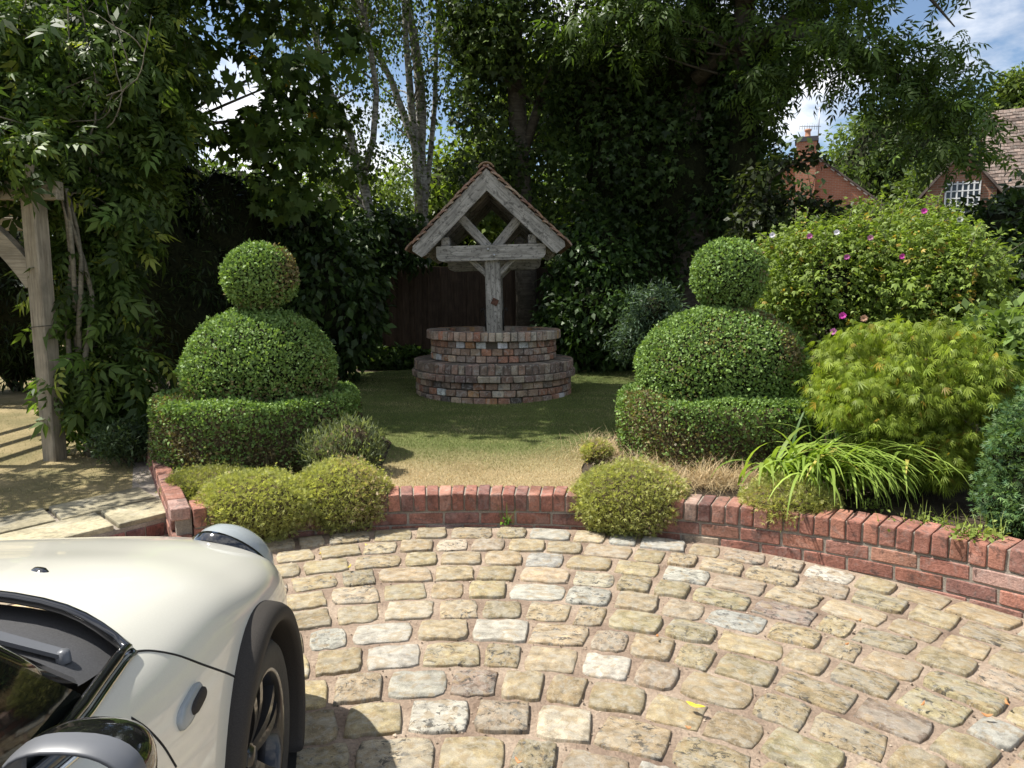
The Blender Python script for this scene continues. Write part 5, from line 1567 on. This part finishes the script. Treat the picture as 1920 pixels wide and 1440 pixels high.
for i in range(rows):
    d = ln2 * (i + .5) / rows
    for j in range(26):
        x = x0 - .12 + .18 * j + (.09 if i % 2 else 0)
        y = -0.35 + d * math.cos(pitch2); z = ez - .35 * math.tan(pitch2) + d * math.sin(pitch2)
        k = random.uniform(.6, 1.35)
        mb.box((x, y - .012, z + .028 + random.uniform(-.006, .008)), (.172, ln2 / rows * 1.25, .018), Matrix.Rotation(pitch2 - .10, 4, 'X') @ Matrix.Rotation(random.uniform(-.02, .02), 4, 'Z'), (.15 * k, .112 * k, .092 * k))
o = mb.build('roof_tiles', M_tilefar, r2, tint=True); o['kind'] = 'stuff'
mb = MB(); mb.tube([(x0 - .2, -.42, ez - .33), (W2, -.42, ez - .33)], .06, 8); mb.build('gutter', plain('gutter', (.035, .033, .03), .5), h2)
mb = MB(); mb.tube([(1.0, -.42, ez - .36), (0.75, -.05, ez - .62), (0.75, -.05, 0)], .04, 8); mb.build('downpipe', plain('downpipe', (.10, .07, .06), .5), h2)
# small gable wing with white bars, left of the main roof
gx = on_y(1800, 372, Y2 - 1.2)
mb = MB()
gw = 0.95; gz = on_y(1780, 345, Y2 - 1.2).z + .05
dx_, dy_ = gx.x - ev.x, -1.2
gl = dx_ * math.cos(R(30)) - dy_ * math.sin(R(30)); gy = dx_ * math.sin(R(30)) + dy_ * math.cos(R(30))
ga = gz + 1.0
mb.add([(gl - gw, gy, 0), (gl + gw, gy, 0), (gl + gw, gy, gz - .2), (gl, gy, ga), (gl - gw, gy, gz - .2), (gl - gw, 2, 0), (gl + gw, 2, 0), (gl + gw, 2, gz - .2), (gl, 2, ga), (gl - gw, 2, gz - .2)],
       [(0, 1, 2, 3, 4), (5, 9, 8, 7, 6), (1, 6, 7, 2), (0, 4, 9, 5), (2, 7, 8, 3), (3, 8, 9, 4)])
mb.build('gable_wing', M_house2, h2)
mb = MB()
for s in (-1, 1):
    sl_ = (ga - gz + .2) / gw; e = gw + .22
    q = [(gl, gy - .22, ga + .1), (gl + s * e, gy - .22, ga + .1 - e * sl_), (gl + s * e, 2.1, ga + .1 - e * sl_), (gl, 2.1, ga + .1)]
    mb.add(q + [(x, y, z - .11) for x, y, z in q], [(0, 1, 2, 3), (7, 6, 5, 4), (0, 4, 5, 1), (1, 5, 6, 2), (2, 6, 7, 3), (3, 7, 4, 0)])
mb.build('gable_roof', M_rooft, h2)
mb = MB(); mb.box((gl + .05, gy - .02, gz - .55), (.9, .03, 1.2)); wn_ = mb.build('window', M_paneglass, h2)
mb = MB()
for i in range(7): mb.box((gl + .05 - .45 + .15 * i, gy - .06, gz - .55), (.045, .04, 1.25))
for i in range(6): mb.box((gl + .05, gy - .065, gz - 1.1 + .22 * i), (.95, .035, .035))
mb.build('glazing_bars', M_white, wn_)

# ================================================================== CAR
def paint_mat():
    m, nt, bs, out = new_mat('cream_paint')
    v = coords(nt)
    n = noise(nt, v, 300, 2)
    nt.links.new(ramp(nt, n, [(0.3, (0.63, 0.615, 0.535)), (0.7, (0.66, 0.645, 0.565))]), bs.inputs['Base Color'])
    bs.inputs['Roughness'].default_value = 0.32
    bs.inputs['Coat Weight'].default_value = 0.8; bs.inputs['Coat Roughness'].default_value = 0.03
    return m
M_paint = paint_mat()
M_clad = plain('dark_plastic', (0.034, 0.030, 0.026), 0.75, spec=0.25, nscale=400, namt=0.15)
M_blackg = plain('gloss_black', (0.008, 0.008, 0.008), 0.08, 0, 0.6, coat=1.0)
M_cowl = plain('scuttle_plastic', (0.06, 0.06, 0.062), 0.45, nscale=300, namt=0.1)
M_rubber = plain('tyre_rubber', (0.022, 0.022, 0.021), 0.75, nscale=80, namt=0.2)
M_rim = plain('black_alloy', (0.018, 0.018, 0.019), 0.28, 0.5, 0.6, coat=0.5)
M_well = plain('arch_liner', (0.008, 0.008, 0.008), 0.9)
M_satin = plain('satin_grey', (0.11, 0.115, 0.125), 0.38)
M_mirror = plain('mirror_glass', (0.75, 0.78, 0.80), 0.02, 1.0)
M_chrome = plain('chrome', (0.62, 0.62, 0.60), 0.1, 1.0)
def glass_mat(name, tint, alpha):
    m, nt, bs, out = new_mat(name)
    bs.inputs['Base Color'].default_value = (*tint, 1)
    bs.inputs['Roughness'].default_value = 0.03
    bs.inputs['Specular IOR Level'].default_value = 0.6
    tr = nt.nodes.new('ShaderNodeBsdfTransparent'); tr.inputs['Color'].default_value = (0.75, 0.8, 0.78, 1)
    mx = nt.nodes.new('ShaderNodeMixShader'); mx.inputs[0].default_value = alpha
    nt.links.new(tr.outputs[0], mx.inputs[1]); nt.links.new(bs.outputs[0], mx.inputs[2]); nt.links.new(mx.outputs[0], out.inputs[0])
    return m
M_cglass = glass_mat('tinted_glass', (0.006, 0.008, 0.007), 0.86)
M_lens = glass_mat('lamp_lens', (0.36, 0.39, 0.40), 0.75)

YAW = R(6)
HUB = Vector((-0.648, 1.732))
org = HUB - Vector((0.83 * math.cos(YAW), 0.83 * math.sin(YAW)))
car = thing('car', 'cream hatchback with black wheel arch cladding parked on the stone drive', 'car', (org.x, org.y, 0.0), rot=(0, 0, YAW))
CM = Matrix.LocRotScale(car.location, car.rotation_euler, None); CMI = CM.inverted()
def cr_spline(P, n):
    """Catmull-Rom through the rows of P, n samples"""
    P = np.asarray(P, dtype=float); m = len(P)
    t = np.linspace(0, m - 1, n); i = np.clip(t.astype(int), 0, m - 2); f = (t - i)
    sh = (-1,) + (1,) * (P.ndim - 1); f = f.reshape(sh)
    p0 = np.where((i > 0).reshape(sh), P[np.maximum(i - 1, 0)], 2 * P[i] - P[i + 1]); p1 = P[i]; p2 = P[i + 1]
    p3 = np.where((i < m - 2).reshape(sh), P[np.minimum(i + 2, m - 1)], 2 * P[i + 1] - P[i])
    return 0.5 * (2 * p1 + (p2 - p0) * f + (2 * p0 - 5 * p1 + 4 * p2 - p3) * f ** 2 + (3 * p1 - p0 - 3 * p2 + p3) * f ** 3)
ST_ = [  # (y, [(x, z) ...]) from the centre line over the shoulder to the sill; optional dy per column
    (0.86, [(0, .50), (.22, .50), (.40, .48), (.50, .44), (.54, .38), (.53, .31), (.50, .22)]),
    (0.81, [(0, .575), (.26, .57), (.46, .55), (.585, .51), (.635, .43), (.63, .32), (.60, .20)]),
    (0.72, [(0, .675), (.29, .67), (.50, .65), (.645, .60), (.715, .50), (.72, .34), (.69, .18)]),
    (0.55, [(0, .738), (.30, .733), (.525, .715), (.69, .668), (.770, .56), (.775, .37), (.745, .17)]),
    (0.35, [(0, .800), (.30, .795), (.545, .778), (.715, .722), (.800, .625), (.812, .42), (.78, .17)]),
    (0.10, [(0, .862), (.30, .857), (.56, .838), (.73, .776), (.810, .68), (.832, .45), (.80, .17)]),
    (-0.15, [(0, .928), (.30, .922), (.565, .897), (.732, .830), (.806, .715), (.835, .46), (.80, .17)]),
    (-0.45, [(0, .982), (.30, .975), (.565, .936), (.715, .866), (.792, .745), (.83, .47), (.80, .17)]),
    (-0.75, [(0, .995), (.30, .99), (.60, .945), (.738, .880), (.798, .755), (.83, .48), (.80, .17)]),
    (-1.30, [(0, 1.0), (.30, 1.0), (.60, .95), (.745, .895), (.802, .765), (.835, .49), (.80, .17)]),
    (-2.00, [(0, 1.0), (.30, 1.0), (.60, .955), (.745, .905), (.805, .775), (.838, .49), (.80, .17)]),
    (-2.50, [(0, 1.0), (.30, 1.0), (.60, .955), (.735, .905), (.800, .775), (.835, .49), (.79, .17)]),
    (-2.85, [(0, .98), (.30, .98), (.58, .95), (.70, .89), (.755, .75), (.775, .47), (.73, .19)]),
    (-3.05, [(0, .80), (.28, .80), (.5, .79), (.60, .76), (.64, .66), (.65, .45), (.62, .25)])]
GRID = []
for y, pts in ST_:
    row = []
    for k, (x, z) in enumerate(pts):
        yy = y
        if abs(y + 0.45) < 1e-6: yy = y + 0.045 * (1 - min(1, k / 3.0)) - 0.03 * (k >= 3)
        row.append((x, yy, z))
    GRID.append(row)
GRID = np.array(GRID)
NV = 84
PER = 18                                    # samples between stations
g1 = np.stack([cr_spline(r, NV + 1) for r in GRID])
NU = (len(ST_) - 1) * PER
SURF = cr_spline(g1, NU + 1)               # (NU+1, NV+1, 3)
jr = 7 * PER                               # hood rear row
vb = NV // 2                               # column of the belt line (control point 3 of 6)
V = SURF.reshape(-1, 3)
F = []
hubs = [(0.0, 0.30), (-2.495, 0.30)]
for i in range(NU):
    for j in range(NV):
        if i >= jr and j < vb and i < 12 * PER: continue
        q = [i * (NV + 1) + j, i * (NV + 1) + j + 1, (i + 1) * (NV + 1) + j + 1, (i + 1) * (NV + 1) + j]
        c = V[q].mean(0)
        if c[0] > 0.55 and any(math.hypot(c[1] - hy, c[2] - hz) < 0.365 for hy, hz in hubs): continue
        F.append(q)
F = np.array(F)
Vm = V.copy(); Vm[:, 0] *= -1
VV = np.concatenate([V, Vm]); FF = np.concatenate([F[:, ::-1], F + len(V)])
body_me = mesh_np('body_shell', VV, FF, M_paint, smooth=True)
bm = bmesh.new(); bm.from_mesh(body_me)
bmesh.ops.remove_doubles(bm, verts=bm.verts, dist=1e-5)
bmesh.ops.dissolve_degenerate(bm, dist=1e-6, edges=bm.edges)
loose = [v for v in bm.verts if not v.link_faces]
bmesh.ops.delete(bm, geom=loose, context='VERTS')
bmesh.ops.recalc_face_normals(bm, faces=bm.faces)
bm.to_mesh(body_me); bvh = BVHTree.FromBMesh(bm); bm.free()
body = link('body_shell', body_me, car)
def on_car(px, py):
    o = CMI @ Vector((0, 0, CAM_H)); d = (CMI.to_3x3() @ ray(px, py)).normalized()
    loc, nor, idx, dist = bvh.ray_cast(o, d)
    if loc is None: return None, None
    if nor.dot(d) > 0: nor = -nor
    return loc, nor
# belt and scuttle seal
edge = [tuple(SURF[jr, j]) for j in range(0, vb + 1, 3)] + [tuple(SURF[i, vb]) for i in range(jr + 3, 12 * PER, 6)]
for s in (-1, 1):
    mb = MB(); mb.tube([(s * p[0], p[1] - 0.004, p[2] + 0.003) for p in edge], 0.0105, 8)
    mb.build('belt_seal', M_blackg, car)
    belt = [p for p in edge if p[1] < -0.44 and p[0] > .6]
    mb = MB(); mb.tube([(s * (p[0] + 0.012), p[1], p[2] - 0.009) for p in belt], 0.005, 6)
    mb.build('belt_trim', M_chrome, car)
# scuttle, windscreen, side glass, roof
def grid_obj(name, A, B, mat, n=16, m=6, bulge=None, parent=car):
    """surface between two polylines A and B (lists of points); bulge moves interior rows"""
    A = cr_spline(A, n); B = cr_spline(B, n)
    V, F = [], []
    for j in range(m + 1):
        t = j / m
        for i in range(n):
            p = A[i] * (1 - t) + B[i] * t
            if bulge is not None: p = p + np.array(bulge) * 4 * t * (1 - t)
            V.append(tuple(p))
    for j in range(m):
        for i in range(n - 1):
            F.append((j * n + i, j * n + i + 1, (j + 1) * n + i + 1, (j + 1) * n + i))
    mb = MB(); mb.add(V, F, True)
    return mb.build(name, mat, parent)
sym = lambda P: [(-x, y, z) for x, y, z in P[::-1]] + [(x, y, z) for x, y, z in P]
hood_e = sym([tuple(SURF[jr, j] - np.array((0, -.03, .030))) for j in (2, 14, 26, 34, 40)])
ws_b = sym([(.04, -.60, .972), (.25, -.603, .968), (.48, -.620, .945), (.60, -.645, .915), (.675, -.675, .885)])
ws_t = sym([(.04, -1.06, 1.375), (.22, -1.065, 1.372), (.40, -1.08, 1.362), (.50, -1.095, 1.35), (.565, -1.12, 1.335)])
grid_obj('scuttle', hood_e, ws_b, M_cowl, 30, 5, (0, 0, -0.012))
grid_obj('windscreen', ws_b, ws_t, M_cglass, 30, 8, (0, 0.02, 0.02))
rf_b = sym([(.04, -2.55, 1.40), (.22, -2.55, 1.395), (.40, -2.54, 1.38), (.50, -2.53, 1.365), (.565, -2.52, 1.345)])
grid_obj('roof', ws_t, rf_b, M_blackg, 30, 10, (0, 0, 0.025))
rg_b = sym([(.04, -2.93, .97), (.25, -2.93, .965), (.45, -2.90, .955), (.58, -2.87, .93), (.66, -2.84, .90)])
grid_obj('rear_window', rf_b, rg_b, M_cglass, 30, 6, (0, -.02, .01))
for s in (-1, 1):
    lowp = [(s * (SURF[i, vb][0] - .012), SURF[i, vb][1], SURF[i, vb][2] - .01) for i in range(jr + 12, 12 * PER, 8)]
    n_ = len(lowp)
    topp = [(s * .568, -1.12 - (2.52 - 1.12) * k / (n_ - 1), 1.335 + .01 * k / (n_ - 1)) for k in range(n_)]
    grid_obj('side_window', lowp, topp, M_cglass, 30, 8, (s * .025, 0, 0))
    mb = MB(); mb.tube([(s * .688, -.655, .885), (s * .668, -.76, .985), (s * .633, -.90, 1.13), (s * .60, -1.02, 1.26), (s * .565, -1.12, 1.338)], [.024, .023, .022, .022, .022], 10)
    mb.build('windscreen_pillar', M_blackg, car)
    mb = MB(); mb.tube([(s * .80, -1.32, .88), (s * .575, -1.55, 1.34)], .02, 8)
mb = MB(); mb.box((0, -1.75, .55), (1.34, 2.1, .5)); mb.box((0, -0.95, .78), (1.30, .5, .2)); mb.build('cabin', M_well, car)
mb = MB(); mb.box((0, -1.1, .25), (1.1, 3.5, .18)); mb.build('underbody', M_well, car)
mb = MB()                                   # steering wheel behind the glass
mb.tube([(.36 + .18 * math.cos(a), -1.12 + .06 * math.sin(a), .93 + .16 * math.sin(a)) for a in np.linspace(0, 6.283, 24)], .014, 8, cap=False)
mb.build('steering_wheel', M_clad, car)
# wipers
def wiper(piv, knee, end, name='wiper'):
    mb = MB(); mb.lathe([(0.0, 0.022), (0.011, 0.020), (0.013, 0.0)], 12); h = None
    w = mb.build(name, M_satin, car, Matrix.Translation(piv))
    p = Vector(piv)
    a, b = Vector(knee) - p, Vector(end) - p
    mb = MB()
    def bar(A, B, w0, w1, h):
        d = (B - A).normalized(); sd = d.cross(Vector((0, 0, 1))).normalized()
        V = [A + sd * w0, A - sd * w0, B - sd * w1, B + sd * w1]
        mb.add([q + Vector((0, 0, h)) for q in V] + [q for q in V], [(0, 3, 2, 1), (4, 5, 6, 7), (0, 4, 7, 3), (1, 2, 6, 5), (0, 1, 5, 4), (3, 7, 6, 2)])
    bar(Vector((0, 0, .010)), a, .011, .013, .008); bar(a, b, .014, .008, .010)
    mb.build('arm', M_satin, w)
    mb = MB(); d = (b - a)
    mb.tube([b + d * .6 + Vector((0, -.02, .0)), b + Vector((0, -.02, -.002)), b - d * 0.9 + Vector((0, -.022, -.006))], .009, 6); mb.build('blade', M_clad, w)
wiper((.635, -.545, .880), (.53, -.548, .930), (.30, -.575, .985))
wiper((-.10, -.53, .965), (-.22, -.54, .975), (-.45, -.60, .965))
# wheels and arches
def body_x(y, z):
    m = (np.abs(V[:, 1] - y) < .05) & (np.abs(V[:, 2] - z) < .05) & (V[:, 0] > .5)
    if not m.any(): return .80
    q = V[m]; k = np.argmin((q[:, 1] - y) ** 2 + (q[:, 2] - z) ** 2)
    return q[k, 0]
for hy, hz in hubs:
    for s in (-1, 1):
        Vc, Fc = [], []
        n = 56
        for i in range(n + 1):
            a = R(-38) + R(256) * i / n
            ca, sa = math.cos(a), math.sin(a)
            bx = body_x(hy + .40 * ca, max(.19, hz + .40 * sa))
            bx = max(bx, .775)
            out = .864
            prof = [(.404, bx - .012), (.402, bx + .006), (.397, bx + (out - bx) * .55), (.388, bx + (out - bx) * .85), (.375, out - .002), (.360, out), (.350, out - .005), (.345, out - .020), (.347, out - .09)]
            for r, x in prof:
                Vc.append((s * x, hy + r * ca, max(.13, hz + r * sa)))
        m = len(prof)
        for i in range(n):
            for j in range(m - 1):
                Fc.append((i * m + j, (i + 1) * m + j, (i + 1) * m + j + 1, i * m + j + 1))
        mb = MB(); mb.add(Vc, Fc, True); mb.build('arch_cladding', M_clad, car)
        mb = MB(); mb.lathe([(.352, 0), (.352, .30), (.0, .30)], 40, Matrix.Translation((s * .845, hy, hz)) @ Matrix.Rotation(s * R(-90), 4, 'Y'), a0=0, a1=2 * math.pi)
        mb.build('arch_liner', M_well, car)
        wh = bpy.data.objects.new('wheel', None)
        Wm = Matrix.Translation((s * .735, hy, .302)) @ Matrix.Rotation(s * R(90), 4, 'Y')
        mb = MB()                            # tyre, axis along local Z, outer face at +z
        mb.lathe([(.222, -.095), (.262, -.100), (.288, -.094), (.300, -.078), (.3025, -.045), (.3025, -.012), (.298, -.010), (.298, .010), (.3025, .012), (.3025, .045), (.300, .078), (.288, .094), (.276, .0985), (.262, .100), (.240, .097), (.222, .092)], 72)
        ty = mb.mesh('tyre', M_rubber)
        tyo = link('wheel', ty, car, Wm)
        mb = MB()
        for k in range(60):
            a = 2 * math.pi * k / 60
            for zz, tw in ((.062, .35), (-.062, -.35), (.03, -.3), (-.03, .3)):
                mb.box((.3035 * math.cos(a), .3035 * math.sin(a), zz), (.006, .014, .028), Matrix.Rotation(a, 4, 'Z') @ Matrix.Rotation(tw, 4, 'X'))
        mb.build('tread', M_rubber, tyo)
        mb = MB()
        mb.lathe([(.224, -.09), (.205, -.085), (.198, .0), (.204, .075), (.212, .090), (.222, .094), (.226, .088)], 60)
        mb.build('rim', M_rim, tyo)
        for k in range(5):                    # pairs of curved spokes
            for dl in (-1, 1):
                Vs, Fs = [], []
                ns = 8
                for i in range(ns + 1):
                    t = i / ns
                    r = .028 + .185 * t
                    a = 2 * math.pi * k / 5 + .5 + dl * (.34 - .16 * t) * (.35 + .65 * t) + .12 * t * t
                    wd = .022 - .005 * t
                    z = .050 + .028 * t + .012 * math.sin(t * 3.1)
                    cx, cy = r * math.cos(a), r * math.sin(a); tx, ty_ = -math.sin(a), math.cos(a)
                    Vs += [(cx - tx * wd, cy - ty_ * wd, z - .03), (cx - tx * wd * .75, cy - ty_ * wd * .75, z), (cx + tx * wd * .75, cy + ty_ * wd * .75, z), (cx + tx * wd, cy + ty_ * wd, z - .03)]
                for i in range(ns):
                    for j in range(3):
                        Fs.append((i * 4 + j, (i + 1) * 4 + j, (i + 1) * 4 + j + 1, i * 4 + j + 1))
                mb = MB(); mb.add(Vs, Fs, False); mb.build('spoke', M_rim, tyo)
        mb = MB(); mb.lathe([(.0, .066), (.030, .064), (.036, .055), (.06, .045), (.062, -.02)], 24); mb.build('hub_cap', M_rim, tyo)
        mb = MB(); mb.lathe([(.0, -.02), (.15, -.02), (.15, -.03)], 32); mb.build('brake_disc', M_satin, tyo)
        bpy.data.objects.remove(wh)
# headlamps
for s in (-1, 1):
    c = Vector((s * .600, .555, .625)); nrm = Vector((s * .30, .70, .58)).normalized()
    Mh = Matrix.Translation(c) @ nrm.to_track_quat('Z', 'Y').to_matrix().to_4x4() @ Matrix.Diagonal((.92, 1.06, 1, 1))
    mb = MB(); mb.lathe([(.148, -.01), (.152, .014), (.148, .026), (.142, .024), (.138, .01)], 40); hl = mb.build('headlamp', M_blackg, car, Mh)
    mb = MB(); mb.lathe([(.144, .020), (.138, .048), (.120, .075), (.09, .096), (.05, .108), (.0, .113)], 40); mb.build('lens', M_lens, hl)
    mb = MB(); mb.lathe([(.140, .018), (.10, .01), (.05, -.01), (.0, -.02)], 32); mb.build('reflector', M_white, hl)
    mb = MB(); mb.lathe([(.0, .06), (.035, .055), (.045, .03), (.045, -.01)], 20); mb.build('projector', M_satin, hl)
# door mirrors
for s in (-1, 1):
    mc = Vector((s * .842, -.925, .918))
    Mm = Matrix.Translation(mc) @ Matrix.Rotation(s * R(-8), 4, 'Z')
    prof = []
    Vs, Fs = [], []
    nu_, nv_ = 32, 10
    for j in range(nv_ + 1):
        v = (math.pi / 2) * j / nv_
        for i in range(nu_):
            u = 2 * math.pi * i / nu_
            e = lambda q, p: math.copysign(abs(q) ** p, q)
            Vs.append((0.086 * e(math.cos(u), .8) * math.cos(v) ** .75, .085 * math.sin(v), .062 * e(math.sin(u), .8) * math.cos(v) ** .75))
    for j in range(nv_):
        for i in range(nu_):
            Fs.append((j * nu_ + i, j * nu_ + (i + 1) % nu_, (j + 1) * nu_ + (i + 1) % nu_, (j + 1) * nu_ + i))
    mb = MB(); mb.add(Vs, Fs, True); mir = mb.build('door_mirror', M_blackg, car, Mm)
    e = lambda q, p: math.copysign(abs(q) ** p, q)
    ring_ = lambda k, y: [(.086 * k * e(math.cos(u), .8), y, .062 * k * e(math.sin(u), .8)) for u in np.linspace(0, 2 * math.pi, 33)[:-1]]
    Vs, Fs = [], []
    for k, y in ((1.005, .004), (1.01, -.012), (.98, -.030), (.93, -.034), (.90, -.020), (.89, -.006)):
        Vs += ring_(k, y)
    for j in range(5):
        for i in range(32):
            Fs.append((j * 32 + i, (j + 1) * 32 + i, (j + 1) * 32 + (i + 1) % 32, j * 32 + (i + 1) % 32))
    mb = MB(); mb.add(Vs, Fs, True); mb.build('mirror_rim', M_satin, mir)
    mb = MB(); mb.add(ring_(.89, -.008), [tuple(range(32))]); mb.build('mirror_glass', M_mirror, mir)
    mb = MB(); mb.tube([(-s * .05, .03, -.045), (-s * .08, .02, -.055), (-s * .11, .0, -.06)], [.03, .026, .028], 10); mb.build('mirror_arm', M_blackg, mir)
# panel gaps, side lamp, washer jet, taken on the skin of the body
def gap(name, pix, r=.0028):
    P = []
    cps = cr_spline(np.array(pix, dtype=float), 26)
    for x, y in cps:
        l, n = on_car(x, y)
        if l is not None and l.x > 0: P.append(l + n * -.0006)
    if len(P) > 2:
        mb = MB(); mb.tube([tuple(p) for p in P], r, 6); mb.build(name, M_well, car)
gap('bonnet_gap', [(238, 1224), (280, 1220), (330, 1228), (380, 1246), (425, 1262), (446, 1272)])
gap('door_gap', [(246, 1346), (275, 1366), (305, 1398), (330, 1438)])
l, n = on_car(75, 1070)
if l is not None:
    mb = MB(); mb.lathe([(0, .007), (.010, .006), (.016, .0)], 14, Matrix.Diagonal((1.5, .8, 1, 1)))
    mb.build('washer_jet', M_blackg, car, Matrix.Translation(l) @ n.to_track_quat('Z', 'Y').to_matrix().to_4x4())
A, nA = on_car(334, 1362); B, nB = on_car(374, 1288)
if A is not None and B is not None:
    c = (A + B) / 2; nn = (nA + nB).normalized(); x = (B - A).normalized(); y = nn.cross(x).normalized(); x = y.cross(nn)
    Ml = Matrix(((x.x, y.x, nn.x, c.x), (x.y, y.y, nn.y, c.y), (x.z, y.z, nn.z, c.z), (0, 0, 0, 1)))
    ln = (B - A).length
    def pill(name, mat, L_, W_, H_, ox, oy, parent, M=None):
        Vs, Fs = [], []
        nu_ = 28
        for k, z in ((1, -.004), (1, H_ * .5), (.9, H_ * .9), (.6, H_)):
            for i in range(nu_):
                u = 2 * math.pi * i / nu_
                Vs.append((ox + L_ / 2 * k * math.copysign(abs(math.cos(u)) ** .6, math.cos(u)), oy + W_ / 2 * k * math.copysign(abs(math.sin(u)) ** .75, math.sin(u)), z))
        for j in range(3):
            for i in range(nu_): Fs.append((j * nu_ + i, j * nu_ + (i + 1) % nu_, (j + 1) * nu_ + (i + 1) % nu_, (j + 1) * nu_ + i))
        Fs.append(tuple(3 * nu_ + i for i in range(nu_)))
        mb = MB(); mb.add(Vs, Fs, True)
        return mb.build(name, mat, parent, M)
    sl = pill('side_lamp', M_lens, ln * 1.05, ln * .34, .010, 0, 0, car, Ml)
    pill('insert', M_clad, ln * .66, ln * .21, .016, ln * .17, -ln * .045, sl)
